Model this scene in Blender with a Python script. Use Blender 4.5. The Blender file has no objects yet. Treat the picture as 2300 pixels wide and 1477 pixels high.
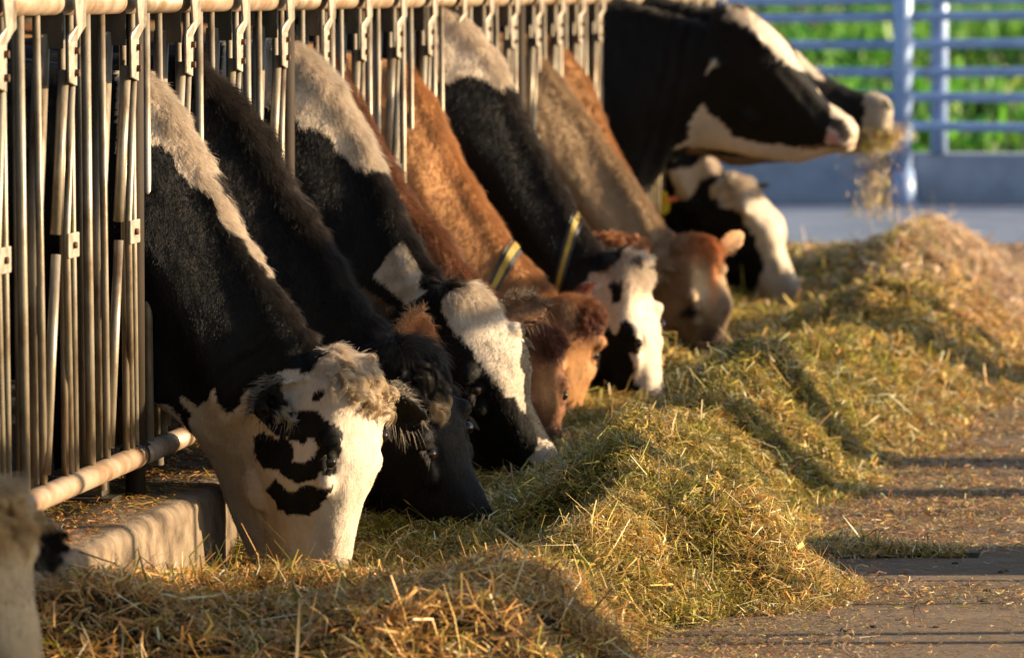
import bpy, math, random
import numpy as np
from mathutils import Vector, Matrix
from mathutils.bvhtree import BVHTree
R = math.radians
rng = np.random.default_rng(7)
random.seed(7)
S = bpy.context.scene
# ---------------------------------------------------------------- camera, sky, sun, exposure
CAMH = 1.5
F = 11500.0                    # focal length in photo pixels (2300 wide)
YAW, PITCH = 7.857, 3.776      # degrees to the left of the fence line, degrees down
cd = bpy.data.cameras.new('camera'); cam = bpy.data.objects.new('camera', cd); S.collection.objects.link(cam)
cam.location = (0, 0, CAMH); cam.rotation_euler = (R(90 - PITCH), 0, R(YAW))
cd.sensor_width = 36; cd.lens = F * 36 / 2300; cd.clip_end = 900
cd.dof.use_dof = True; cd.dof.focus_distance = 12.7; cd.dof.aperture_fstop = 5.6
S.camera = cam
SUN_EL, SUN_AZ = 14.5, 11.0     # azimuth measured from +x towards +y
S.world = bpy.data.worlds.new('World'); S.world.use_nodes = True
wn = S.world.node_tree; bg = wn.nodes['Background']
sky = wn.nodes.new('ShaderNodeTexSky'); sky.sky_type = 'NISHITA'; sky.sun_disc = False
sky.sun_elevation = R(SUN_EL); sky.sun_rotation = R(90 - SUN_AZ)
wn.links.new(sky.outputs[0], bg.inputs[0]); bg.inputs[1].default_value = 0.088
sd = bpy.data.lights.new('sun', 'SUN'); sd.energy = 5.0; sd.angle = R(0.5); sd.color = (1.0, 0.77, 0.49)
so = bpy.data.objects.new('sun', sd); S.collection.objects.link(so)
tosun = Vector((math.cos(R(SUN_EL)) * math.cos(R(SUN_AZ)), math.cos(R(SUN_EL)) * math.sin(R(SUN_AZ)), math.sin(R(SUN_EL))))
so.rotation_euler = tosun.to_track_quat('Z', 'Y').to_euler(); so.location = (6, 12, 6)
S.view_settings.view_transform = 'Standard'; S.view_settings.look = 'None'
S.view_settings.exposure = 1.38; S.view_settings.gamma = 1.0
S.cycles.use_denoising = True
S.cycles.max_bounces = 6; S.cycles.diffuse_bounces = 3; S.cycles.glossy_bounces = 2; S.cycles.transmission_bounces = 4
S.cycles.caustics_reflective = False; S.cycles.caustics_refractive = False

# ---------------------------------------------------------------- photo pixel <-> world
_e = cam.rotation_euler.to_matrix()
MC = np.array(_e)              # columns: right, up, back
def world_at(px, py, Y):
    """point seen at photo pixel (px,py) on the plane y=Y"""
    d = MC @ np.array([(px - 1150) / F, (738.5 - py) / F, -1.0])
    t = Y / d[1]
    return np.array([d[0] * t, Y, CAMH + d[2] * t])
def fence_Y(px, X=-2.6):
    d = MC @ np.array([(px - 1150) / F, 0, -1.0])
    return X / d[0] * d[1]
def to_px(V):
    V = np.asarray(V, float); q = (V - np.array([0, 0, CAMH])) @ MC
    return np.stack([1150 + F * q[:, 0] / -q[:, 2], 738.5 - F * q[:, 1] / -q[:, 2]], 1)

# ---------------------------------------------------------------- noise
def _h(i, j, k, s):
    n = (i * 374761393 + j * 668265263 + k * 2147483647 + s * 1274126177) & 0xffffffff
    n = ((n ^ (n >> 13)) * 1274126177) & 0xffffffff
    return ((n ^ (n >> 16)) & 0xffff) / 65535.0
def noise(P, scale=1.0, s=0):
    P = np.asarray(P, float) * scale
    I = np.floor(P).astype(np.int64); f = P - I; f = f * f * (3 - 2 * f)
    r = 0
    for a in (0, 1):
        for b in (0, 1):
            for c in (0, 1):
                w = (f[:, 0] if a else 1 - f[:, 0]) * (f[:, 1] if b else 1 - f[:, 1]) * (f[:, 2] if c else 1 - f[:, 2])
                r = r + w * _h(I[:, 0] + a, I[:, 1] + b, I[:, 2] + c, s)
    return r * 2 - 1
def fbm(P, scale=1.0, s=0, o=3):
    r = 0
    for k in range(o): r = r + noise(P, scale * 2 ** k, s + k * 17) * .5 ** k
    return r
def inpoly(P, poly):
    x, y = P[:, 0], P[:, 1]; inside = np.zeros(len(P), bool); n = len(poly)
    for i in range(n):
        x1, y1 = poly[i]; x2, y2 = poly[(i + 1) % n]
        if y1 == y2: continue
        c = ((y1 > y) != (y2 > y)) & (x < (x2 - x1) * (y - y1) / (y2 - y1) + x1)
        inside ^= c
    return inside
def polyline(pts, n, smooth=True):
    p = np.array(pts, float); d = np.r_[0, np.cumsum(np.linalg.norm(np.diff(p, axis=0), axis=1))]
    t = np.linspace(0, d[-1], n * 6)
    q = np.stack([np.interp(t, d, p[:, k]) for k in range(p.shape[1])], 1)
    if smooth:
        w = max(1, int(n * 6 / len(pts) * .45)); ker = np.hanning(2 * w + 3)[1:-1]; ker /= ker.sum()
        qp = np.concatenate([2 * q[0] - q[1:w + 1][::-1], q, 2 * q[-1] - q[-w - 1:-1][::-1]])
        q = np.stack([np.convolve(qp[:, k], ker, 'valid') for k in range(p.shape[1])], 1)
    idx = np.linspace(0, len(q) - 1, n)
    return np.stack([np.interp(idx, np.arange(len(q)), q[:, k]) for k in range(p.shape[1])], 1)

# ---------------------------------------------------------------- materials
def nmat(name, rough=.6, metal=0.0, spec=.5):
    m = bpy.data.materials.new(name); m.use_nodes = True; nt = m.node_tree
    b = nt.nodes['Principled BSDF']; b.inputs['Roughness'].default_value = rough
    b.inputs['Metallic'].default_value = metal; b.inputs['Specular IOR Level'].default_value = spec
    return m, nt, b
def ramp(nt, fac, stops):
    r = nt.nodes.new('ShaderNodeValToRGB'); e = r.color_ramp.elements
    e[0].position, e[0].color = stops[0][0], (*stops[0][1], 1); e[1].position, e[1].color = stops[-1][0], (*stops[-1][1], 1)
    for p, c in stops[1:-1]:
        x = e.new(p); x.color = (*c, 1)
    nt.links.new(fac, r.inputs[0]); return r.outputs[0]
def tex(nt, scale, detail=4, coord='Object', mapping=None, rough=.6):
    tc = nt.nodes.new('ShaderNodeTexCoord'); n = nt.nodes.new('ShaderNodeTexNoise')
    n.inputs['Scale'].default_value = scale; n.inputs['Detail'].default_value = detail; n.inputs['Roughness'].default_value = rough
    src = tc.outputs[coord]
    if mapping:
        mp = nt.nodes.new('ShaderNodeMapping'); mp.inputs['Scale'].default_value = mapping
        nt.links.new(src, mp.inputs[0]); src = mp.outputs[0]
    nt.links.new(src, n.inputs[0]); return n.outputs[0]
def bump(nt, b, h, strength, dist):
    x = nt.nodes.new('ShaderNodeBump'); x.inputs['Strength'].default_value = strength; x.inputs['Distance'].default_value = dist
    nt.links.new(h, x.inputs['Height']); nt.links.new(x.outputs[0], b.inputs['Normal'])
def noisy(name, stops, scale, rough=.7, metal=0, bs=.3, bd=.01, detail=5, mapping=None, spec=.5, bscale=None):
    m, nt, b = nmat(name, rough, metal, spec)
    nt.links.new(ramp(nt, tex(nt, scale, detail, mapping=mapping), stops), b.inputs['Base Color'])
    if bs: bump(nt, b, tex(nt, bscale or scale * 3, 5), bs, bd)
    return m
M = {}
M['galv'] = noisy('galvanised_steel', [(.28, (.10, .052, .026)), (.40, (.21, .16, .105)), (.52, (.31, .26, .185)), (.64, (.37, .325, .25)), (.76, (.18, .13, .085))], 17, .42, .35, .25, .003, mapping=(1, 1, .35))
M['galv2'] = noisy('weathered_steel', [(.28, (.17, .085, .04)), (.42, (.30, .19, .115)), (.55, (.40, .30, .21)), (.72, (.42, .36, .28))], 11, .5, .25, .3, .003)
M['darksteel'] = noisy('dark_steel', [(.3, (.028, .020, .013)), (.55, (.055, .044, .033)), (.75, (.12, .085, .05))], 14, .5, .25, .3, .003, mapping=(1, 1, .3))
M['post'] = noisy('post_steel', [(.3, (.020, .013, .008)), (.6, (.042, .030, .020)), (.8, (.09, .055, .03))], 9, .75, 0, .3, .003, mapping=(1, 1, .25), spec=.2)
M['plate'] = noisy('plate_steel', [(.3, (.20, .14, .095)), (.5, (.36, .31, .25)), (.7, (.43, .38, .31))], 24, .45, .2, .2, .002)
M['rust'] = noisy('rusty_bolt', [(.3, (.03, .016, .01)), (.7, (.12, .05, .02))], 60, .8, .1, .4, .002)
M['kerb'] = noisy('kerb_concrete', [(.34, (.05, .032, .018)), (.44, (.125, .086, .052)), (.56, (.20, .145, .092)), (.70, (.27, .205, .14))], 9, .9, 0, .9, .012, bscale=38)
M['wallc'] = noisy('wall_concrete', [(.3, (.22, .25, .32)), (.7, (.38, .42, .52))], 3, .9, 0, .4, .01)
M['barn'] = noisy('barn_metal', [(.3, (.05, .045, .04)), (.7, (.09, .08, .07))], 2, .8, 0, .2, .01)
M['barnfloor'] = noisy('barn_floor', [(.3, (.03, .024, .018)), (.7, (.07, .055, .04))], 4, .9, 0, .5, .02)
M['gate'] = noisy('gate_paint', [(.28, (.16, .20, .30)), (.40, (.27, .38, .62)), (.7, (.37, .50, .78))], 5, .45, .1, .2, .003)
M['eye'] = noisy('eye_surface', [(.3, (.008, .005, .004)), (.7, (.02, .012, .008))], 10, .05, 0, 0)
M['collar_y'] = noisy('collar_yellow', [(.3, (.22, .15, .015)), (.7, (.34, .25, .03))], 40, .6, 0, .2, .002)
M['collar_k'] = noisy('collar_black', [(.3, (.012, .012, .014)), (.7, (.03, .03, .03))], 40, .6, 0, .2, .002)
M['tag_y'] = noisy('tag_yellow', [(.3, (.62, .46, .02)), (.7, (.75, .6, .04))], 30, .4, 0, 0)
M['tag_o'] = noisy('tag_orange', [(.3, (.75, .16, .06)), (.7, (.85, .24, .1))], 30, .4, 0, 0)
M['sash'] = noisy('steel_blue', [(.3, (.45, .5, .6)), (.7, (.6, .65, .72))], 30, .3, .5, 0)

# road: dirty concrete with chaff and manure film
m, nt, b = nmat('road_surface', .85)
c1 = ramp(nt, tex(nt, 5, 8, mapping=(.6, 1.0, 1), rough=.7), [(.3, (.075, .058, .042)), (.5, (.15, .125, .10)), (.7, (.25, .21, .17))])
c2 = ramp(nt, tex(nt, 60, 4, mapping=(.35, 1.6, 1)), [(.40, (0, 0, 0)), (.62, (1, 1, 1))])
mx = nt.nodes.new('ShaderNodeMix'); mx.data_type = 'RGBA'
nt.links.new(c2, mx.inputs[0]); nt.links.new(c1, mx.inputs[6]); mx.inputs[7].default_value = (.32, .20, .10, 1)
nt.links.new(mx.outputs[2], b.inputs['Base Color']); bump(nt, b, tex(nt, 34, 8, rough=.75), 1.0, .03); M['road'] = m
M['apron'] = noisy('apron_concrete', [(.3, (.13, .16, .22)), (.7, (.24, .28, .37))], 2, .6, 0, .3, .01)
M['field'] = noisy('field_green', [(.3, (.02, .10, .008)), (.5, (.05, .19, .015)), (.7, (.14, .32, .03))], 3, .9, 0, .5, .05)

def attr_mat(name, rough, spec=.5, transl=0.0, bumps=None, aname='coat', sheen=0.0, tint=None):
    m, nt, b = nmat(name, rough, 0, spec)
    a = nt.nodes.new('ShaderNodeAttribute'); a.attribute_name = aname; col = a.outputs[0]
    if tint:
        g = nt.nodes.new('ShaderNodeMix'); g.data_type = 'RGBA'; g.blend_type = 'MULTIPLY'; g.inputs[0].default_value = 1
        nt.links.new(col, g.inputs[6]); nt.links.new(ramp(nt, tex(nt, tint[0], 5), [(.3, (tint[1],) * 3), (.7, (1, 1, 1))]), g.inputs[7]); col = g.outputs[2]
    nt.links.new(col, b.inputs['Base Color'])
    if sheen: b.inputs['Sheen Weight'].default_value = sheen; b.inputs['Sheen Roughness'].default_value = .4
    if bumps: bump(nt, b, tex(nt, bumps[0], 5, mapping=bumps[3] if len(bumps) > 3 else None), bumps[1], bumps[2])
    if transl:
        t = nt.nodes.new('ShaderNodeBsdfTranslucent'); nt.links.new(col, t.inputs[0])
        ms = nt.nodes.new('ShaderNodeMixShader'); ms.inputs[0].default_value = transl
        out = nt.nodes['Material Output']; nt.links.new(b.outputs[0], ms.inputs[1]); nt.links.new(t.outputs[0], ms.inputs[2]); nt.links.new(ms.outputs[0], out.inputs[0])
    return m
M['hide'] = attr_mat('cow_hide', .65, .18, bumps=(120, .5, .004, (1, 1, .35)), tint=(30, .8))
M['fur'] = attr_mat('cow_fur', .40, .35, transl=.2)
M['hay'] = attr_mat('hay_blades', .4, .35, transl=.22)
M['haybase'] = attr_mat('hay_mat', .9, .2, bumps=(70, 1, .03), tint=(45, .25))
M['leaf'] = attr_mat('field_leaves', .5, .4, transl=.35)

# ---------------------------------------------------------------- object helpers
def link(o, parent=None):
    S.collection.objects.link(o)
    if parent is not None: o.parent = parent
    return o
def tag(o, label=None, cat=None, group=None, kind=None):
    if label: o['label'] = label
    if cat: o['category'] = cat
    if group: o['group'] = group
    if kind: o['kind'] = kind
    return o
def thing(name, loc, label, cat, group=None):
    o = bpy.data.objects.new(name, None); o.location = loc; o.empty_display_size = .1
    S.collection.objects.link(o); return tag(o, label, cat, group)
class MB:
    def __init__(s): s.v = []; s.f = []
    def box(s, x0, x1, y0, y1, z0, z1):
        k = len(s.v)
        s.v += [(x, y, z) for z in (z0, z1) for y in (y0, y1) for x in (x0, x1)]
        s.f += [tuple(k + i for i in q) for q in ((0, 2, 3, 1), (4, 5, 7, 6), (0, 1, 5, 4), (2, 6, 7, 3), (0, 4, 6, 2), (1, 3, 7, 5))]
        return s
    def tube(s, pts, r, n=12, cap=True, sq=None):
        pts = [Vector(p) for p in pts]; k0 = len(s.v)
        rr = r if isinstance(r, (list, tuple, np.ndarray)) else [r] * len(pts)
        t0 = (pts[1] - pts[0]).normalized(); up = Vector((0, 0, 1)) if abs(t0.z) < .9 else Vector((1, 0, 0))
        a = t0.cross(up).normalized()
        for i, p in enumerate(pts):
            t = (pts[min(i + 1, len(pts) - 1)] - pts[max(i - 1, 0)]).normalized()
            a = (a - t * a.dot(t)).normalized(); bb = t.cross(a)
            for j in range(n):
                th = 2 * math.pi * j / n
                s.v.append(tuple(p + (a * math.cos(th) + bb * math.sin(th) * (sq or 1)) * rr[i]))
        for i in range(len(pts) - 1):
            for j in range(n):
                q = k0 + i * n; jj = (j + 1) % n
                s.f.append((q + j, q + jj, q + n + jj, q + n + j))
        if cap:
            s.f.append(tuple(k0 + j for j in range(n))[::-1]); q = k0 + (len(pts) - 1) * n; s.f.append(tuple(q + j for j in range(n)))
        return s
    def ell(s, c, rx, ry, rz, nu=14, nv=10, axes=None):
        k = len(s.v); c = np.array(c, float); A = np.eye(3) if axes is None else np.array(axes)
        s.v.append(tuple(c + A @ np.array([0, 0, rz])))
        for i in range(1, nv):
            ph = math.pi * i / nv
            for j in range(nu):
                th = 2 * math.pi * j / nu
                s.v.append(tuple(c + A @ np.array([rx * math.sin(ph) * math.cos(th), ry * math.sin(ph) * math.sin(th), rz * math.cos(ph)])))
        s.v.append(tuple(c - A @ np.array([0, 0, rz]))); last = len(s.v) - 1
        for j in range(nu):
            s.f.append((k, k + 1 + j, k + 1 + (j + 1) % nu)); q = k + 1 + (nv - 2) * nu
            s.f.append((last, q + (j + 1) % nu, q + j))
        for i in range(nv - 2):
            for j in range(nu):
                q = k + 1 + i * nu
                s.f.append((q + j, q + nu + j, q + nu + (j + 1) % nu, q + (j + 1) % nu))
        return s
    def build(s, name, mat, parent=None, smooth=False, off=(0, 0, 0), bevel=0):
        me = bpy.data.meshes.new(name); o_ = off
        me.from_pydata([(v[0] - o_[0], v[1] - o_[1], v[2] - o_[2]) for v in s.v], [], s.f); me.validate()
        if mat: me.materials.append(mat)
        o = bpy.data.objects.new(name, me); link(o, parent)
        if parent is None: o.location = off
        if smooth: me.shade_smooth()
        if bevel:
            bv = o.modifiers.new('bevel', 'BEVEL'); bv.width = bevel; bv.segments = 3; bv.limit_method = 'ANGLE'
        return o
def np_mesh(name, V, Fq, mat, col=None, aname='coat', parent=None, smooth=False):
    """V (n,3), Fq (m,k) numpy"""
    me = bpy.data.meshes.new(name); n, k = Fq.shape
    me.vertices.add(len(V)); me.vertices.foreach_set('co', np.ascontiguousarray(V, np.float32).ravel())
    me.loops.add(n * k); me.loops.foreach_set('vertex_index', np.ascontiguousarray(Fq, np.int32).ravel())
    me.polygons.add(n); me.polygons.foreach_set('loop_start', np.arange(0, n * k, k, dtype=np.int32))
    me.update(calc_edges=True)
    if smooth: me.shade_smooth()
    if col is not None:
        at = me.attributes.new(aname, 'FLOAT_COLOR', 'POINT')
        c = np.ones((len(V), 4), np.float32); c[:, :3] = col; at.data.foreach_set('color', c.ravel())
    me.materials.append(mat)
    return link(bpy.data.objects.new(name, me), parent)

# ---------------------------------------------------------------- ground
FX = -2.6
KZ = .272
def sheet(name, x0, x1, y0, y1, z, mat, nx=1, ny=1):
    xs = np.linspace(x0, x1, nx + 1); ys = np.linspace(y0, y1, ny + 1)
    V = np.array([(x, y, z) for y in ys for x in xs]); Fq = np.array([(j * (nx + 1) + i, j * (nx + 1) + i + 1, (j + 1) * (nx + 1) + i + 1, (j + 1) * (nx + 1) + i) for j in range(ny) for i in range(nx)])
    return tag(np_mesh(name, V, Fq, mat), kind='structure')
sheet('ground', -300, 300, -60, 700, -.012, M['field'])
sheet('road', -2.47, 9, -4, 37.6, 0, M['road'])
sheet('yard_apron', -16, 9, 30.5, 36.0, .004, M['apron'])
sheet('yard', -16, -2.47, 27.2, 37.6, .0, M['road'])
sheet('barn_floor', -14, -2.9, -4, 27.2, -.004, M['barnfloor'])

# ---------------------------------------------------------------- kerb with a rounded nose
mb = MB(); prof = [(-2.95, -.02), (-2.95, KZ)]
for i in range(9):
    a = R(90 - i * 11.25); prof.append((-2.462 - .032 + .032 * math.cos(a), KZ - .032 + .032 * math.sin(a)))
prof += [(-2.458, .12), (-2.45, -.02)]
ys = list(np.linspace(2, 27.1, 180)); n = len(prof)
for y in ys:
    for (x, z) in prof:
        w = .006 * math.sin(y * 1.7) + .003 * math.sin(y * 6.1 + z * 9)
        mb.v.append((x + (w if x > -2.6 else 0), y, z + .003 * math.sin(y * 3.3 + x * 7)))
for i in range(len(ys) - 1):
    for j in range(n - 1):
        q = i * n + j; mb.f.append((q, q + n, q + n + 1, q + 1))
mb.f.append(tuple(range(n))); mb.f.append(tuple((len(ys) - 1) * n + i for i in range(n))[::-1])
tag(mb.build('feed_kerb', M['kerb'], smooth=True), 'low concrete feed kerb with a rounded front edge under the steel headlock fence', 'kerb')

# ---------------------------------------------------------------- headlock fence
TOPZ, BOTZ = 1.475, .37
Ypl0 = fence_Y(128); PER = fence_Y(268) - fence_Y(128)
def build_panel(y0, y1, label, k):
    org = (FX, y0, KZ)
    t = thing('headlock_panel', org, label, 'headlock panel', 'headlock panels in the row along the kerb')
    L = lambda p: (p[0] - 0, p[1], p[2])
    MB().tube([(FX, y0 + .02, TOPZ), (FX, (y0 + y1) / 2, TOPZ), (FX, y1 - .02, TOPZ)], .031, 20).build('top_rail', M['galv2'], t, True, org)
    MB().tube([(FX, y0 + .02, BOTZ), (FX, (y0 + y1) / 2, BOTZ), (FX, y1 - .02, BOTZ)], .027, 20).build('bottom_rail', M['galv2'], t, True, org)
    post = MB().tube([(FX - .01, y0 + .0, KZ), (FX - .01, y0, .9), (FX - .01, y0, 1.60)], .024, 18)
    post.build('post', M['post'], t, True, org)
    MB().tube([(FX - .01, y0 - .05, BOTZ), (FX - .01, y0 + .06, BOTZ)], .034, 18).build('post_collar', M['darksteel'], t, True, org)
    yy = Ypl0 + PER * math.floor((y0 - Ypl0) / PER)
    rnd = random.Random(k)
    while yy < y1 + .1:
        def up(off, r=.0095, lean=.02, x=FX, m='galv', z0=BOTZ, z1=TOPZ):
            y = yy + off
            if y0 + .05 < y < y1 - .04:
                j = rnd.uniform(-.01, .01)
                MB().tube([(x, y - lean + j, z1), (x, y, .9), (x, y + lean, z0)], r, 10).build('upright_bar', M[m], t, True, org)
        up(.065, .0085, .01); up(.165, .0085, .018); up(.325, .0115, .02); up(.405, .008, .015, FX - .03); up(.50, .009, .02)
        if y0 + .12 < yy < y1 - .04:
            e = rnd.uniform(-.012, .012)
            # pivoting arm made of two pipes joined at a hinge plate
            a = MB().tube([(FX + .018, yy + .0 + e, 1.32), (FX + .016, yy - .08, .955)], .0125, 12)
            a.tube([(FX + .018, yy - .085, .91), (FX + .006, yy - .15 + e, .42)], .0115, 12)
            a.build('lock_arm', M['galv'], t, True, org)
            b2 = MB().tube([(FX + .03, yy + .035 + e, 1.34), (FX + .022, yy + .005, .95), (FX + .022, yy + .005, .90), (FX, yy + .135, BOTZ)], .0088, 12)
            b2.build('guide_bar', M['galv'], t, True, org)
            MB().tube([(FX - .028, yy - .02 + e, 1.40), (FX - .03, yy - .10, .9), (FX - .04, yy - .05, KZ + .04)], .019, 14).build('stanchion_pipe', M['galv'], t, True, org)
            hp = MB(); w = .055
            hp.box(FX + .034, FX + .040, yy - .045, yy + .06, .898, .955); h = hp.build('hinge_plate', M['plate'], t, False, org, bevel=.004)
            MB().tube([(FX + .039, yy + .0, .927), (FX + .048, yy, .927)], .008, 10).build('bolt', M['rust'], h, True, org)
            pl = MB(); x = FX + .036
            outl = [(-.06, 1.555), (.07, 1.555), (.08, 1.42), (.075, 1.405), (.035, 1.385), (.03, 1.285), (-.045, 1.295), (-.05, 1.385), (-.045, 1.40), (-.02, 1.42)]
            kk = len(pl.v)
            for dx in (0, .006): pl.v += [(x + dx + (.012 if z > 1.41 else 0), yy + oy + e, z) for oy, z in outl]
            no = len(outl); pl.f += [tuple(range(no))[::-1], tuple(range(no, 2 * no))] + [(i, (i + 1) % no, no + (i + 1) % no, no + i) for i in range(no)]
            pb = pl.build('bracket_plate', M['plate'], t, False, org, bevel=.002)
            for bz in (1.365, 1.315):
                MB().tube([(x + .004, yy + .012 + e, bz), (x + .016, yy + .012 + e, bz)], .009, 6).build('bolt', M['rust'], pb, False, org)
            MB().box(FX - .03, FX + .022, yy - .03 + e, yy - .02 + e, 1.37, 1.45).build('bracket_web', M['darksteel'], t, False, org)
        yy += PER
    return t
PY = [9.0, fence_Y(-185), fence_Y(312), fence_Y(652), 16.75, 19.1, fence_Y(1343), 24.2, 26.7]
wl = ['nearest headlock panel cut off by the left edge of the photo', 'headlock panel of slanted bars left of the nearest black and white cow',
      'headlock panel above the two nearest cows with a white nape and a black back', 'headlock panel left of the cow with the long white forehead blaze',
      'headlock panel between the orange brown cow and the collared black cow', 'headlock panel behind the tan cow with an orange poll',
      'headlock panel partly hidden by the cow with its head raised', 'farthest headlock panel ending before the blue pipe gate']
for k in range(8): build_panel(PY[k], PY[k + 1], wl[k], k)
# dark barn columns standing on the kerb
for px, lab in ((232, 'dark steel column on the kerb behind the nearest bars'), (1352, 'dark steel column at the neck of the cow with raised head')):
    y = fence_Y(px, -2.66); o = thing('barn_column', (-2.7, y, KZ), lab, 'column')
    MB().box(-.045, .045, -.04, .04, .012, 2.9).build('shaft', M['darksteel'], o, bevel=.004)
    MB().box(-.075, .075, -.075, .075, 0, .012).build('base_plate', M['darksteel'], o)

# ---------------------------------------------------------------- barn
o = thing('barn', (-8, 12, 0), 'dark open cattle barn behind the row of headlocks', 'barn')
MB().box(-5.5, 4.6, -16, 15.2, 3.0, 3.12).build('roof', M['barn'], o)  # roof and walls out of view, added to keep skylight off the cows
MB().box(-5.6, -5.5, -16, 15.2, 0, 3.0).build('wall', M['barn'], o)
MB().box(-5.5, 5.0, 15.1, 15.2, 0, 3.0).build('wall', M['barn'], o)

# ---------------------------------------------------------------- pipe fence and concrete wall at the far end
GY = 36.0
o = thing('concrete_wall', (2, GY, 0), 'low blue grey concrete wall under the far pipe fence', 'wall')
MB().box(-12, 10, .1, .4, -.01, .36).build('wall_body', M['wallc'], o, bevel=.02)
o = thing('pipe_fence', (-2.2, GY, 0), 'pale blue grey pipe fence with horizontal rails in front of the green field', 'fence')
for z in (1.62, 1.43, 1.315, 1.13, .94, .765, .55)[1:]:
    pts = [(x, .05, z + .012 * math.sin(x * 1.3 + z * 5)) for x in np.linspace(-9, 6, 24)]
    MB().tube(pts, .034, 14).build('rail', M['gate'], o, True)
MB().tube([(0, -.03, 0), (0, -.03, 2.2)], .068, 20).build('post', M['gate'], o, True)
MB().box(-.10, .12, -.12, .05, 0, .02).build('post_foot', M['gate'], o)
MB().tube([(.01, -.06, .0), (.01, -.04, .25)], [.1, .07], 20).build('post_sleeve', M['gate'], o, True)
MB().tube([(.25, .12, .36), (.25, .12, 2.1)], .06, 18).build('post', M['gate'], o, True)
MB().tube([(-4.5, -.03, 0), (-4.5, -.03, 2.2)], .068, 20).build('post', M['gate'], o, True)

# ---------------------------------------------------------------- opposite side of the feed lane (out of frame, throws the shadow stripes)
o = thing('opposite_fence', (1.9, 14, 0), 'pipe fence along the other side of the feed lane', 'fence')
for z in (1.62, .45): MB().tube([(0, -6, z), (0, 16, z)], .03, 12).build('rail', M['galv'], o, True)
pk = MB()
y = -6
while y < 16:
    pk.tube([(0, y, .1), (random.uniform(-.03, .03), y + random.uniform(-.12, .12), random.choice((1.62, 1.62, 1.1)))], random.choice((.015, .025, .04)), 10); y += (random.choice((.14, .22, .36, .5)) if -2.4 < y < -.5 else random.choice((.3, .6, 1.1))) * random.uniform(.8, 1.2)
pk.build('pickets', M['galv'], o, True)
for (py_, w, h, lab) in ((13.95, .62, 2.0, 'wide pillar'), (15.75, .22, 2.4, 'narrow pillar'), (16.75, .3, 2.4, 'middle pillar'), (19.9, .4, 2.3, 'far pillar'), (11.45, .7, 1.75, 'near pillar'), (9.75, 1.0, 2.2, 'nearest wide pillar')):  # pillars out of view, added only to cast the broad shadow bands
    q = MB().box(-.15, .15, -w / 2, w / 2, 0, h).build('shade_pillar', M['wallc'], bevel=.01); q.location = (2.2, py_ + .10, 0)
    tag(q, 'unseen ' + lab + ' added to shade the feed lane and the hay', 'shadow caster')

# ---------------------------------------------------------------- cows
def cr(pts, n):
    """closed Catmull-Rom through pts"""
    p = np.array(pts, float); m_ = len(p); out = []
    for u in np.linspace(0, m_, n, endpoint=False):
        i = int(u); f = u - i; a, b, c, d = p[(i - 1) % m_], p[i % m_], p[(i + 1) % m_], p[(i + 2) % m_]
        out.append(.5 * ((2 * b) + (c - a) * f + (2 * a - 5 * b + 4 * c - d) * f * f + (3 * b - a - 3 * c + d) * f ** 3))
    return np.array(out)
def section(wt, wm, wb, n=44, am=.42):
    h = [(0, 0), (.62 * wt, .02), (wt, .11), (wm, am), (wb, .74), (wb * .62, .95)]
    pts = [(a, b) for b, a in h] + [(1.0, 0)] + [(a, -b) for b, a in h[1:][::-1]]
    return cr(pts, n)       # columns: a (dorsal 0 .. ventral 1), b (near side positive)
HS = np.array([0, .10, .22, .34, .46, .60, .74, .86, .95, 1.0])
HT = np.array([.058, .085, .105, .105, .080, .058, .050, .056, .056, .040])
HM = np.array([.095, .108, .118, .118, .102, .080, .068, .076, .078, .055])
HB = np.array([.085, .085, .075, .066, .056, .048, .046, .056, .058, .040])
def place_section(sec, T, B, roll, extra=0.0):
    """sec in metres across; fit its silhouette to the chord T-B (x,z) and roll the back towards the camera"""
    T = np.array(T, float); B = np.array(B, float); ch = np.linalg.norm(B - T); e1 = (B - T) / max(ch, 1e-6)
    ph = R(roll); w = np.abs(sec[:, 1]).max(); D = max(.35 * ch, (ch - 1.1 * w * math.sin(abs(ph))) / math.cos(ph))
    p = (sec[:, 0] - .5) * D; q = sec[:, 1]
    p2 = p * math.cos(ph) + q * math.sin(ph); q2 = -p * math.sin(ph) + q * math.cos(ph)
    p3 = (p2 - p2.min()) / (p2.max() - p2.min()) * ch
    return T + p3[:, None] * e1, -q2
def loft(mb, rings):
    k = len(mb.v); n = len(rings[0])
    for r in rings: mb.v += [tuple(v) for v in r]
    for i in range(len(rings) - 1):
        for j in range(n):
            q = k + i * n; jj = (j + 1) % n
            mb.f.append((q + j, q + n + j, q + n + jj, q + jj))
    mb.f.append(tuple(k + j for j in range(n))); q = k + (len(rings) - 1) * n; mb.f.append(tuple(q + j for j in range(n))[::-1])
def ear_mesh(mb, root, tip, width, cupdir, thick=.010):
    """leaf shaped cupped ear; cupdir is where the opening looks"""
    root, tip, cup = np.array(root), np.array(tip), np.array(cupdir, float)
    ax = tip - root; L = np.linalg.norm(ax); ax = ax / L
    cup = cup - ax * cup.dot(ax); cup /= np.linalg.norm(cup); sd = np.cross(ax, cup)
    rings = []
    for u in (-.12, 0.0, .1, .25, .4, .55, .7, .82, .92, .985):
        w = width * .5 * (np.interp(u, [-.12, 0, .1, .25, .45, .65, .82, .92, .985], [.5, .52, .62, .86, 1.0, .9, .64, .40, .14]))
        c = root + ax * L * u; ring = []; m_ = 9; curl = .9 if u < .3 else .75
        for sgn in (1, -1):
            for v in (np.linspace(-1, 1, m_) if sgn == 1 else np.linspace(1, -1, m_)):
                dep = curl * w * (v * v) - curl * w * .5
                t = thick * (1 - .55 * abs(v)) * (1 if u < .9 else .7)
                ring.append(c + sd * w * v + cup * (dep - sgn * t * .5))
        rings.append(np.array(ring))
    loft(mb, rings)

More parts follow.
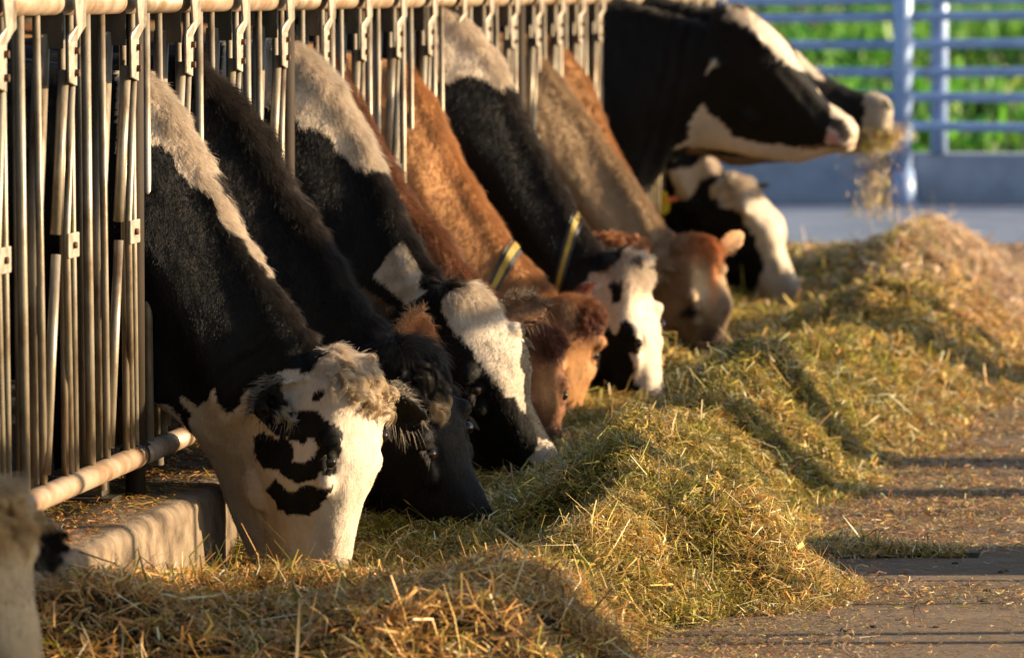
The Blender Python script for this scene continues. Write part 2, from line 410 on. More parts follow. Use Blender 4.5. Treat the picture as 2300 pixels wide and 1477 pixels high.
def remesh(mb, voxel, smooth=6):
    me = bpy.data.meshes.new('tmp'); me.from_pydata([tuple(v) for v in mb.v], [], mb.f); me.update()
    import bmesh
    bm = bmesh.new(); bm.from_mesh(me); bmesh.ops.recalc_face_normals(bm, faces=bm.faces); bm.to_mesh(me); bm.free()
    o = bpy.data.objects.new('tmp', me); S.collection.objects.link(o)
    r = o.modifiers.new('r', 'REMESH'); r.mode = 'VOXEL'; r.voxel_size = voxel
    s = o.modifiers.new('s', 'SMOOTH'); s.factor = .5; s.iterations = smooth
    dg = bpy.context.evaluated_depsgraph_get(); ev = o.evaluated_get(dg); m2 = ev.to_mesh()
    V = np.empty(len(m2.vertices) * 3, np.float32); m2.vertices.foreach_get('co', V); V = V.reshape(-1, 3).astype(float)
    Fq = np.empty(len(m2.loops), np.int32); m2.loops.foreach_get('vertex_index', Fq)
    tot = np.empty(len(m2.polygons), np.int32); m2.polygons.foreach_get('loop_total', tot)
    ev.to_mesh_clear(); bpy.data.objects.remove(o); bpy.data.meshes.remove(me)
    Fq = Fq[:len(Fq) // 4 * 4].reshape(-1, 4) if (tot == 4).all() else None
    return V, Fq
def vnormals(V, Fq):
    n = np.cross(V[Fq[:, 2]] - V[Fq[:, 0]], V[Fq[:, 3]] - V[Fq[:, 1]]); N = np.zeros_like(V)
    for k in range(4): np.add.at(N, Fq[:, k], n)
    return N / np.maximum(np.linalg.norm(N, axis=1, keepdims=True), 1e-12)
def unit(a): return a / np.maximum(np.linalg.norm(a, axis=-1, keepdims=True), 1e-12)
def add_curves(name, P, rad, col, mat, parent):
    """P (n,k,3) points, rad (n,k), col (n,3)"""
    n, k = P.shape[:2]
    cu = bpy.data.hair_curves.new(name); cu.add_curves([k] * n)
    cu.attributes['position'].data.foreach_set('vector', P.astype(np.float32).ravel())
    ra = cu.attributes.get('radius') or cu.attributes.new('radius', 'FLOAT', 'POINT'); ra.data.foreach_set('value', rad.astype(np.float32).ravel())
    at = cu.attributes.new('coat', 'FLOAT_COLOR', 'CURVE'); c = np.ones((n, 4), np.float32); c[:, :3] = col; at.data.foreach_set('color', c.ravel())
    cu.materials.append(mat); return link(bpy.data.objects.new(name, cu), parent)
def seg_dist(P, line):
    line = np.array(line, float); best = np.full(len(P), 1e9)
    for a, b in zip(line[:-1], line[1:]):
        t = np.clip(((P - a) @ (b - a)) / max((b - a) @ (b - a), 1e-9), 0, 1)
        best = np.minimum(best, np.linalg.norm(P - (a + t[:, None] * (b - a)), axis=1))
    return best
BLACK = np.array([.0028, .0023, .0020]); WHITE = np.array([.62, .52, .41])
def make_cow(d):
    Y = d.get('Y') or fence_Y(d['fx'] + 8) + .05
    X = lambda pts: [world_at(p[0], p[1], Y)[[0, 2]] for p in pts]
    roll = d.get('roll', 25); sc = d.get('w', 1.0); vox = d.get('vox', .011)
    NN, NH = 22, 30
    nt_, nb_ = polyline(X(d['nt']), NN), polyline(X(d['nb']), NN)
    ht_, hb_ = polyline(X(d['ht']), NH), polyline(X(d['hb']), NH)
    rings = []
    # trunk from the rump to the shoulder
    xt0, zt0, zb0 = nt_[0][0], nt_[0][1], nb_[0][1]
    nw0 = .17 * sc
    top = lambda z: z
    TR = [(-5.06, 1.22, 1.02, .05), (-5.02, 1.30, .86, .15), (-4.90, 1.37, .68, .23), (-4.6, 1.395, .58, .28), (-4.2, 1.37, .54, .315), (-3.8, 1.35, .54, .31),
          (-3.45, 1.36, .58, .27), (-3.2, 1.38, .62, .235), (-2.98, max(1.34, zt0 - .02) if zt0 > 1.2 else 1.33, min(.66, zb0 + .05) if zb0 < .7 else .70, .20)]
    for x, zt, zb, hw in TR:
        w2 = hw * (1 + .0)
        s_ = section(.62 * w2, w2, .72 * w2, am=.45); xz, q = place_section(s_, (x, zt), (x, zb), 0)
        rings.append(np.stack([xz[:, 0], Y + q, xz[:, 1]], 1))
    for i in range(NN):
        u = i / (NN - 1); w2 = (nw0 * (1 - u) + .112 * sc * u); r_ = roll * max(0, (u - .35) / .65) ** 1.5
        f = min(1, max(0, (u - .75) / .25))
        s_ = section((.50 * (1 - f) + .6 * f) * w2, w2, (.62 * (1 - f) + .8 * f) * w2, am=.48)
        xz, q = place_section(s_, nt_[i], nb_[i], r_); rings.append(np.stack([xz[:, 0], Y + q, xz[:, 1]], 1))
    hr = []
    for i in range(1, NH):
        u = i / (NH - 1); wt, wm, wb = (np.interp(u, HS, a) * sc for a in (HT, HM, HB))
        s_ = section(wt, wm, wb, am=.40); xz, q = place_section(s_, ht_[i], hb_[i], roll)
        r3 = np.stack([xz[:, 0], Y + q, xz[:, 1]], 1); rings.append(r3); hr.append(r3)
    c = rings[-1].mean(0); dirn = unit(c - rings[-4].mean(0))
    for f, a in ((.82, .012), (.5, .022)): rings.append(c + (rings[NN + len(TR) + NH - 2] - c) * f + dirn * a)
    mb = MB(); loft(mb, rings)
    # frame of the head at parameter u, coordinates a (0 dorsal..1 ventral), b metres to the near side
    def hp(u, a, b, out=0.0):
        i = int(round(u * (NH - 1))) - 1; i = max(0, min(NH - 2, i)); r3 = hr[i]; n = len(r3)
        d0, v0 = r3[0], r3[n // 2]; cc = d0 + (v0 - d0) * a
        T_, B_ = ht_[i], hb_[i]; e = unit(np.array([B_[0] - T_[0], 0, B_[1] - T_[1]])); ph = R(roll)
        side = np.array([0, -math.cos(ph), 0]) + e * math.sin(ph)
        side = unit(side)
        # push to the surface along side
        rel = (r3 - cc) @ side; lim = rel.max() if b > 0 else -rel.min()
        return cc + side * (math.copysign(1, b)) * (min(abs(b), lim) + out), side, -e * math.cos(ph) + np.array([0, -math.sin(ph), 0])
    eu = d.get('eye', .38); ea = d.get('ea', .20)
    eyes = []
    for sg in (1, -1):
        if sg == 1 and 'epx' in d:
            best = None
            for u_ in np.linspace(.24, .60, 37):
                for a_ in np.linspace(.06, .8, 38):
                    E_, _, _ = hp(u_, a_, 1.0, 0); pp = to_px(E_[None])[0]; q_ = (pp[0] - d['epx'][0]) ** 2 + (pp[1] - d['epx'][1]) ** 2
                    if best is None or q_ < best[0]: best = (q_, u_, a_)
            eu, ea = best[1], best[2]
        E, side, up = hp(eu, ea, sg * 1.0, -.017); eyes.append((E, side * sg))
        br, _, _ = hp(eu - .06, max(.05, ea - .10), sg * 1.0, -.026); mb.ell(br, .030, .034, .028)
        br, _, _ = hp(eu + .09, ea + .06, sg * 1.0, -.024); mb.ell(br, .022, .022, .034)     # cheek bone
        ck, _, _ = hp(.30, .62, sg * .075 * sc); mb.ell(ck, .05, .034, .07)                 # jaw muscle
    pl, side, up = hp(.02, .06, .0); mb.ell(pl, .055, .06, .045)
    # ears
    ears = d.get('ears', {}); ew = d.get('earw', .10); earinfo = []
    for sg, key in ((1, 'near'), (-1, 'far')):
        rt, side, up = hp(.07, .26, sg * .085 * sc)
        if key in ears:
            e_ = ears[key]; tipx = world_at(e_[0], e_[1], Y - sg * (abs(e_[2]) + .06) * 1 if len(e_) > 2 else Y)
            if len(e_) > 4: rt = np.array([world_at(e_[3], e_[4], Y)[0], rt[1], world_at(e_[3], e_[4], Y)[2]])
        else: tipx = rt + side * sg * .17 + np.array([-.06, 0, -.04])
        cupd = d.get('cup', {}).get(key, (.5, -.6, -.5))
        ear_mesh(mb, rt, tipx, ew * (1.0 if sg > 0 else .95), cupd, 1.75 * vox); earinfo.append((rt, tipx))
    # legs, tail, udder (behind the kerb)
    for x, hz in ((-3.28, 0), (-4.78, 1)):
        for sg in (1, -1):
            y = Y + sg * (.15 + .03 * hz); fx = random.uniform(-.1, .1)
            if hz == 0: pts, rr = [(x, y, .80), (x + .02, y, .56), (x + .01 + fx * .4, y, .40), (x + fx * .6, y, .22), (x + fx, y, .10), (x + .03 + fx, y, .03), (x + .04 + fx, y, 0)], [.10, .075, .048, .034, .036, .05, .052]
            else: pts, rr = [(x, y, .95), (x + .08, y, .70), (x - .03, y, .50), (x - .14 + fx * .5, y, .44), (x - .10 + fx, y, .22), (x - .06 + fx, y, .08), (x - .02 + fx, y, 0)], [.15, .12, .06, .045, .036, .045, .052]
            mb.tube(pts, rr, 14)
    mb.tube([(-5.0, Y, 1.28), (-5.12, Y, 1.2), (-5.15, Y + .02, .9), (-5.13, Y + .03, .55), (-5.12, Y + .03, .38)], [.04, .03, .02, .022, .03], 10)
    mb.ell((-4.45, Y, .58), .22, .17, .13)
    V, Fq = remesh(mb, vox)
    N = vnormals(V, Fq)
    P = to_px(V)
    # wrinkles and muscle relief
    front = np.clip((V[:, 0] + 2.75) / .15, 0, 1)
    V = V + N * (.004 * fbm(V, 9, 3, 3) + .0015 * fbm(V * [1, 1, .5], 40, 5, 2))[:, None] * (front[:, None] * .8 + .2)
    nc = (nt_[-1] + nb_[-1]) / 2; ax2 = unit(nt_[-1] - nt_[-7]); t_ = (V[:, [0, 2]] - nc) @ ax2
    fold = np.sin((t_ + .02 * fbm(V, 7, 19, 2)) * 95) * np.exp(-((t_ + .07) / .085) ** 2) * np.clip((V[:, 0] + 2.6) / .2, 0, 1); V = V + N * (.0055 * fold)[:, None]
    # nostril and mouth grooves
    nostrils = []
    for sg in (1, -1):
        ns, side, up = hp(.93, .16, sg * .042 * sc, 0); tipd = unit(hr[-1].mean(0) - hr[-6].mean(0))
        ns = hr[-3].mean(0) + (hr[-3][0] - hr[-3].mean(0)) * .62 + side * sg * .036 * sc + tipd * .02; nostrils.append(ns)
        dd = np.linalg.norm((V - ns) , axis=1); V = V - N * (.016 * np.exp(-(dd / .013) ** 2))[:, None]
    for k_, (E, sd_) in enumerate(eyes):
        mz = hr[-6].mean(0) + sd_ * .05; L3 = np.stack([E + (mz - E) * .12 - sd_ * .0, mz]); dd = seg_dist(V, L3); V = V + N * (.007 * np.exp(-(dd / .014) ** 2))[:, None]
        L3 = L3 + (hr[-6][len(hr[0]) // 2] - hr[-6][0]) * .22; dd = seg_dist(V, L3); V = V - N * (.006 * np.exp(-(dd / .016) ** 2))[:, None]
    for E, sd_ in eyes:
        dd = np.linalg.norm(V - E, axis=1); V = V - N * (.010 * np.exp(-(dd / .013) ** 2))[:, None] + N * (.005 * np.exp(-((dd - .022) / .006) ** 2))[:, None] - N * (.004 * np.exp(-((dd - .038) / .007) ** 2))[:, None]
    # coat colours, in the animal's own coordinates
    Pn = P + np.stack([fbm(V, 26, 11, 3), fbm(V, 26, 23, 3)], 1) * d.get('rag', 5.0)
    col = d['coat'](Pn, V, N, P)
    dn = np.minimum(*[np.linalg.norm(V - ns, axis=1) for ns in nostrils]); k_ = np.exp(-(dn / .014) ** 2)[:, None]
    col = col * (1 - k_) + np.array([.02, .012, .01]) * k_
    de = np.minimum(*[np.linalg.norm(V - E, axis=1) for E, _ in eyes]); k_ = np.exp(-(de / .024) ** 4)[:, None] * .85
    col = col * (1 - k_) + np.array([.03, .02, .016]) * k_
    for (rt, tp) in earinfo:       # ears take a colour set apart from the coat
        ax = tp - rt; L_ = np.linalg.norm(ax); ax = ax / L_; t = (V - rt) @ ax; rr = np.linalg.norm(V - rt - t[:, None] * ax, axis=1)
        em = np.clip((t - .035) / .02, 0, 1) * (rr < ew * .62) * (t < L_ + .03)
        inner = (np.sin(V[:, 2] * 40) > 2)
        col = col * (1 - em[:, None]) + (np.array(d.get('earcol', BLACK * 2)) * (1 + .5 * fbm(V, 30, 9, 2))[:, None]) * em[:, None]
    for (sx_, sy_, sr_, st_) in d.get('stain', []):
        k_ = st_ * np.exp(-(np.linalg.norm(P - [sx_, sy_], axis=1) / sr_) ** 2) * (.8 + .4 * fbm(V, 9, 71, 3)) * (col.mean(1) > .2); col = col * (1 - k_[:, None]) + np.array([.36, .235, .135]) * k_[:, None]
    col = np.clip(col * (1 + .10 * fbm(V, 12, 31, 3))[:, None], .002, .9)
    org = np.array([-3.9, Y, 0.0])
    body = np_mesh('cow', V - org, Fq, M['hide'], col, smooth=True); body.location = org
    tag(body, d['label'], 'cow', 'cows feeding in a row along the kerb')
    for E, sd_ in eyes:
        e = MB().ell(E - org - sd_ * .008, .0175, .0175, .0175, 20, 14).build('eye', M['eye'], body, True)
    for E, sd_ in eyes:
        if Y > 15: break
        q = 46; fw = unit(hr[-2].mean(0) - hr[4].mean(0)); th = rng.uniform(-1.0, 1.0, q); r0 = E - org + (fw * -.006)[None] * 0 + np.outer(np.sin(th) * .019, fw) + sd_ * .007 + np.outer(np.cos(th) * .012, np.array([.2, 0, .9]))
        dr_ = unit(sd_[None] * 1.0 + np.outer(np.sin(th) * .5, fw) + rng.normal(0, .12, (q, 3)) + np.array([.1, 0, .1])); kk = np.linspace(0, 1, 5)
        PP = r0[:, None] + dr_[:, None] * (kk * .022)[None, :, None] + np.array([0, 0, -.012])[None, None] * (kk ** 2)[None, :, None]
        add_curves('eyelashes', PP, np.tile(np.linspace(.0006, .0002, 5), (q, 1)), np.tile(np.array([.03, .024, .018]), (q, 1)), M['fur'], body)
    # ---------------- fur
    nh = d.get('hairs', 30000)
    if nh:
        tri = np.concatenate([Fq[:, [0, 1, 2]], Fq[:, [0, 2, 3]]]); cen = V[tri].mean(1)
        ar = .5 * np.linalg.norm(np.cross(V[tri[:, 1]] - V[tri[:, 0]], V[tri[:, 2]] - V[tri[:, 0]]), axis=1)
        nn = unit(N[tri].mean(1)); toc = unit(np.array([0, 0, CAMH]) - cen)
        fc = (nn * toc).sum(1); pc = to_px(cen)
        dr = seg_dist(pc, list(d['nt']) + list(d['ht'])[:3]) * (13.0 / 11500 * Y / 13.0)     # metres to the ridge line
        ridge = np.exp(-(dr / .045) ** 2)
        w = ar * (cen[:, 0] > -2.68) * (cen[:, 2] > .02) * np.where(fc > -.25, 1.0, .12) * (1 + 1.2 * ridge)
        idx = rng.choice(len(tri), nh, p=w / w.sum()); r1 = np.sqrt(rng.random(nh)); r2 = rng.random(nh)
        a_, b_, c_ = (V[tri[idx, k]] for k in range(3)); root = a_ * (1 - r1)[:, None] + b_ * (r1 * (1 - r2))[:, None] + c_ * (r1 * r2)[:, None]
        nrm = nn[idx]; hc = col[tri[idx, 0]]; rd = ridge[idx]; pr = to_px(root)
        dh = seg_dist(pr, list(d['ht'])) * Y / 11500; sheen_k = (hc.mean(1) < .012) * np.exp(-(dh / .06) ** 2) * .75 * rng.random(nh); hc = hc * (1 - sheen_k)[:, None] + np.array([.13, .105, .08]) * sheen_k[:, None]  # painted sheen: black hairs lightened along the head outline
        rim_k = (hc.mean(1) < .012) * np.exp(-(dr[idx] / .028) ** 2) * .6 * (.4 + .8 * rng.random(nh)); hc = hc * (1 - rim_k)[:, None] + np.array([.085, .062, .042]) * rim_k[:, None]  # painted rim light: brown put into black hairs along the ridge
        poll = np.exp(-((np.linalg.norm(pr - np.array(d.get('poll', d['ht'][1])), axis=1)) / (d.get('pollr', 50))) ** 2)
        down = np.array([.25, 0, -1.0]) if not d.get('raised') else np.array([-.6, 0, -.9])
        fl = down + .36 * np.stack([fbm(root, 14, s_, 2) for s_ in (41, 53, 67)], 1) + .30 * rd[:, None] * np.stack([fbm(root, 45, s_, 2) for s_ in (1, 2, 3)], 1) * 2
        fl = unit(fl - nrm * (fl * nrm).sum(1)[:, None])
        lenb = d.get('hl', .011); onhead = np.clip((seg_dist(pr, list(d['nt'])) - 60) / 60, 0, 1) * (seg_dist(pr, list(d['ht'])) < 260); Ln = lenb * (1 - .4 * onhead) * (.6 + .8 * rng.random(nh)) * (1 + d.get('rl', 1.0) * rd * (1 + .8 * noise(root, 30, 77)) + d.get('pl', 1.5) * poll)
        lift = (.35 - .18 * onhead + .5 * rd * (1 - .6 * onhead) + .5 * poll + .25 * rng.random(nh))[:, None]
        jit = rng.normal(0, .15, (nh, 3)); d0 = unit(fl + nrm * lift + jit); d1 = unit(fl + nrm * lift * .25 + jit * 1.6 + np.array([0, 0, -.35]) * (rd + poll)[:, None])
        K = 4; Pp = np.empty((nh, K, 3)); Pp[:, 0] = root - nrm * .001
        for k in range(1, K):
            f = (k - .5) / (K - 1); Pp[:, k] = Pp[:, k - 1] + unit(d0 * (1 - f) + d1 * f) * (Ln / (K - 1))[:, None]
        rw = d.get('hr', .00045) * (.7 + .6 * rng.random(nh)); rad = rw[:, None] * np.linspace(1, .25, K)[None]
        hc = hc * (.75 + .5 * rng.random(nh))[:, None]
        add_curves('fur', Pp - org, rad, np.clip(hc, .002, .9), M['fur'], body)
        if Y < 16:
            FR, FC = [], []
            for rt_, tp_ in earinfo:
                ax = unit(tp_ - rt_); Le = np.linalg.norm(tp_ - rt_); q = 420; u = rng.uniform(.15, 1.02, q); sg_ = rng.choice([-1, 1], q, p=[.9, .1])
                lowv = np.array([0, -.35, -1.0]); lowv = unit(lowv - ax * (lowv @ ax)); wv = ew * .5 * np.interp(u, [0, .3, .5, .8, 1.0], [.6, .9, 1, .65, .1])
                r0 = rt_ + ax * (Le * u)[:, None] + lowv * (wv * sg_ * rng.uniform(.55, .95, q))[:, None]
                dr_ = unit(lowv * sg_[:, None] * .8 + ax * .7 + rng.normal(0, .38, (q, 3)) + np.array([0, 0, -.25])); kk = np.linspace(0, 1, 5); ln_ = rng.uniform(.016, .042, q)
                FR.append(r0[:, None] + dr_[:, None] * (kk[None] * ln_[:, None])[..., None] + np.array([0, 0, -.010])[None, None] * (kk ** 2)[None, :, None])
                FC.append(np.where((rng.random((q, 1)) < d.get('fringe', .35)), np.array([.38, .31, .22]), np.array(d.get('earcol', BLACK)) * 1.5) * (.25 + .9 * rng.random((q, 1))))
            FR = np.concatenate(FR); FC = np.concatenate(FC)
            add_curves('ear_fringe', FR - org, np.tile(np.linspace(.0005, .00015, 5), (len(FR), 1)), np.clip(FC, .003, .9), M['fur'], body)
        # long curled locks on the poll
        for (cx, cy, rx, ry, cnt, ln, c0, drop) in d.get('locks', []):
            bv = BVHTree.FromPolygons([tuple(v) for v in V[Fq[(P[Fq[:, 0]][:, 0] > cx - 160) & (P[Fq[:, 0]][:, 0] < cx + 160)]].reshape(-1, 3)],
                                      [tuple(range(4 * i, 4 * i + 4)) for i in range(int(((P[Fq[:, 0]][:, 0] > cx - 160) & (P[Fq[:, 0]][:, 0] < cx + 160)).sum()))])
            PP, CC = [], []
            for _ in range(cnt):
                ang = random.uniform(0, 6.283); rr = math.sqrt(random.random())
                px, py = cx + rx * rr * math.cos(ang), cy + ry * rr * math.sin(ang)
                o_ = Vector((0, 0, CAMH)); dv = Vector(world_at(px, py, Y)) - o_
                hit = bv.ray_cast(o_, dv.normalized())
                if hit[0] is None: continue
                base = np.array(hit[0]); nr = np.array(hit[1]); nr = nr if nr @ np.array(dv) < 0 else -nr
                m_ = 34; K = 9; ph = random.uniform(0, 6.28); cr_ = random.uniform(.003, .014); L_ = ln * random.uniform(.6, 1.25); turns = random.uniform(.5, 1.6)
                g = unit(np.array([random.uniform(-.5, .7), -.15, drop]) + nr * .5); s1 = unit(np.cross(g, nr + .01)); s2 = np.cross(g, s1)
                off = rng.normal(0, .0036, (m_, 3)); tip = rng.normal(0, .8, (m_, 3))
                u = np.linspace(0, 1, K)
                path = base + nr * (.012 * np.sin(u * 3.1))[:, None] + g * (u * L_)[:, None] + (s1 * np.sin(ph + u * 6.28 * turns)[:, None] + s2 * (np.cos(ph + u * 6.28 * turns) - math.cos(ph))[:, None]) * (cr_ * np.minimum(1, u * 3))[:, None]
                q = path[None] + off[:, None] * (1.2 - .7 * u)[None, :, None] + tip[:, None] * (.006 * u ** 2)[None, :, None]
                PP.append(q); CC.append(np.array(c0)[None] * (.7 + .5 * rng.random((m_, 1))))
            if PP:
                PP = np.concatenate(PP); CC = np.concatenate(CC)
                add_curves('forelock', PP - org, np.tile(np.linspace(.0006, .0002, PP.shape[1]), (len(PP), 1)) * (Y / 12.5), np.clip(CC, .004, .9), M['fur'], body)
    # collar
    if 'collar' in d:
        i0, wd, wid = d['collar']; base = len(TR) + int(i0 * (NN - 1)); r3 = rings[base]; c = r3.mean(0)
        ax = unit(rings[base + 2].mean(0) - rings[base - 2].mean(0))
        for nm, mt, w2, o2 in (('collar', 'collar_k', wid, .007), ('collar_stripe', 'collar_y', wid * .42, .012)):
            cb = MB(); n = len(r3)
            for sft in (-w2, w2):
                i1 = base + (1 if sft > 0 else -1); ra = rings[base] + (rings[i1] - rings[base]) * (abs(sft) / max(np.linalg.norm(rings[i1].mean(0) - rings[base].mean(0)), .01))
                cc = ra.mean(0); cb.v += [tuple(cc + (p - cc) * (1 + o2 * 1.0 / max(np.linalg.norm(p - cc), .01)) - org) for p in ra]
            cb.f += [(j, (j + 1) % n, n + (j + 1) % n, n + j) for j in range(n)]
            if nm == 'collar': co = cb.build(nm, M[mt], body, True)
            else: co2 = cb.build(nm, M[mt], co, True)
    for (px, py, dy, mt, w_, h_, ang) in d.get('tags', []):
        c = world_at(px, py, Y - dy); tb = MB(); ca, sa = math.cos(R(ang)), math.sin(R(ang))
        kk = 0
        for dyy in (-.002, .002): tb.v += [tuple(c - org + np.array([ca * x - sa * z, dyy, sa * x + ca * z])) for x, z in ((-w_, -h_), (-w_ * .3, -h_ * 1.15), (w_ * .5, -h_), (w_, -h_ * .2), (w_ * .8, h_), (-w_ * .8, h_))]
        tb.f = [tuple(range(6))[::-1], tuple(range(6, 12))] + [(i, (i + 1) % 6, 6 + (i + 1) % 6, 6 + i) for i in range(6)]
        tb.build('ear_tag', M[mt], body)
    return body

def patches(base, regs, extra=None):
    def f(Pn, V, N, P):
        col = np.tile(np.array(base, float), (len(V), 1))
        for poly, c, tr in regs:
            if tr: poly = [(tr[0] + x / tr[2], tr[1] + y / tr[2]) for x, y in poly]
            m_ = inpoly(Pn, poly); col[m_] = c
        if extra: col = extra(col, V, N, P)
        return col
    return f
def gradcoat(base, blobs, back=None):
    """solid coat with soft darker or paler areas: (px,py,rx,ry,colour,strength)"""
    def f(Pn, V, N, P):
        col = np.tile(np.array(base, float), (len(V), 1))
        for (x, y, rx, ry, c, st) in blobs:
            k = (st * np.exp(-(((Pn[:, 0] - x) / rx) ** 2 + ((Pn[:, 1] - y) / ry) ** 2) ** 1.5))[:, None]; col = col * (1 - k) + np.array(c) * k
        return col
    return f
T2 = (540, 760, 4.344); T3 = (400, 700, 2.11); T5 = (800, 500, 2.461); T6 = (1200, 0, 2.556); T7 = (1300, 300, 2.3)
W1 = [(270, 100), (335, 150), (380, 205), (415, 262), (455, 330), (485, 380), (480, 400), (500, 440), (530, 495), (560, 540), (600, 600), (600, 620), (560, 575), (525, 530), (490, 480), (462, 430), (440, 415), (415, 400), (395, 370), (385, 340), (365, 325), (335, 330), (270, 340)]
WH1 = [(340, 905), (380, 912), (410, 950), (430, 985), (425, 930), (398, 885), (425, 890), (445, 915), (470, 885), (480, 870), (487, 900), (503, 935), (530, 915), (560, 872), (590, 850), (640, 835), (690, 835), (720, 805), (760, 770), (900, 760), (900, 1420), (500, 1420), (430, 1040), (395, 985), (340, 950)]
BA1 = [(430, 890), (460, 800), (500, 740), (560, 700), (620, 690), (700, 700), (800, 720), (850, 790), (930, 820), (975, 900), (990, 960), (990, 1060), (1000, 1150), (960, 1230), (930, 1340), (860, 1350), (760, 1310), (740, 1380), (560, 1400), (430, 1350), (400, 1280), (260, 1270), (180, 1200), (140, 1130), (150, 1030), (120, 960), (180, 930), (280, 940), (350, 970), (470, 970), (540, 1040), (530, 1190), (610, 1205), (690, 1140), (770, 1085), (735, 1000), (690, 985), (650, 1010), (590, 1000), (500, 970)]
BB1 = [(418, 862), (436, 818), (468, 798), (500, 842), (535, 850), (560, 838), (610, 828), (650, 824), (700, 834), (742, 820), (730, 855), (694, 872), (672, 920), (640, 935), (606, 968), (560, 956), (520, 972), (478, 940), (470, 900), (445, 885)]
BC1 = [(700, 620), (690, 560), (740, 490), (820, 480), (820, 560), (760, 610)]
W3 = [(500, 60), (665, 95), (720, 138), (765, 185), (800, 245), (835, 310), (862, 375), (850, 380), (800, 380), (765, 345), (740, 310), (715, 290), (690, 283), (670, 280), (660, 255), (640, 240), (500, 240)]
W3b = [(250, 100), (280, 140), (300, 190), (350, 240), (360, 300), (350, 350), (395, 360), (340, 410), (290, 455), (230, 420), (170, 370), (100, 290), (110, 260), (170, 180)]
W3c = [(480, 400), (520, 370), (570, 370), (600, 330), (640, 300), (720, 300), (760, 360), (800, 420), (840, 480), (900, 560), (925, 640), (905, 760), (920, 850), (930, 980), (935, 1080), (900, 1020), (870, 960), (840, 960), (800, 940), (760, 870), (730, 820), (690, 780), (640, 740), (580, 640), (520, 560), (470, 490)]
W3d = [(1000, 1185), (1060, 1200), (1180, 1290), (1200, 1500), (1000, 1500), (1000, 1350), (960, 1310), (990, 1270)]
W6 = [(900, -60), (1000, 0), (1045, 40), (1100, 90), (1135, 150), (1145, 185), (1125, 200), (1090, 182), (1050, 170), (1000, 185), (900, 190)]
K6 = [(1340, 590), (1380, 570), (1430, 620), (1450, 600), (1465, 560), (1500, 545), (1525, 560), (1530, 620), (1585, 660), (1580, 700), (1560, 720), (1500, 740), (1530, 780), (1520, 860), (1560, 900), (1575, 960), (1570, 1060), (1500, 1090), (1440, 1080), (1300, 1060), (1200, 1000), (1200, 940), (1330, 830)]
K6b = [(1400, 320), (1480, 300), (1470, 360), (1450, 440), (1410, 440)]
WH6 = [(1262, 720), (1300, 680), (1310, 635), (1330, 610), (1360, 605), (1385, 590), (1400, 560), (1520, 560), (1540, 1100), (1270, 1100), (1230, 800)]
W9 = [(1090, 90), (1150, 40), (1200, 50), (1260, 50), (1370, 110), (1470, 190), (1520, 270), (1580, 360), (1670, 470), (1740, 550), (1820, 600), (1900, 640), (1900, 740), (1870, 840), (1780, 850), (1680, 850), (1680, 760), (1710, 660), (1690, 590), (1600, 450), (1540, 400), (1440, 380), (1430, 340), (1390, 350), (1350, 290), (1250, 170), (1170, 110)]
W9b = [(960, 600), (1050, 690), (1140, 770), (1290, 820), (1450, 840), (1650, 850), (1850, 830), (1900, 860), (1800, 980), (1650, 980), (1400, 980), (1200, 930), (1000, 910), (880, 840), (790, 860), (850, 810), (890, 790), (880, 710)]
W11 = [(465, 180), (560, 180), (640, 120), (700, 120), (740, 200), (620, 240), (590, 330), (550, 345), (510, 330), (490, 250)]
W11b = [(680, 280), (730, 220), (830, 190), (920, 240), (970, 330), (1060, 390), (1100, 480), (1080, 560), (1100, 640), (1150, 740), (1200, 820), (1220, 960), (1040, 960), (900, 960), (870, 880), (930, 760), (960, 690), (930, 600), (900, 520), (870, 470), (800, 390), (720, 370), (680, 330)]
RED = np.array([.19, .078, .034]); DRED = np.array([.10, .030, .014]); ORG = np.array([.43, .215, .085]); TAN = np.array([.33, .225, .130]); PALE = np.array([.55, .40, .25])
BR = np.array([.0055, .0036, .0026])
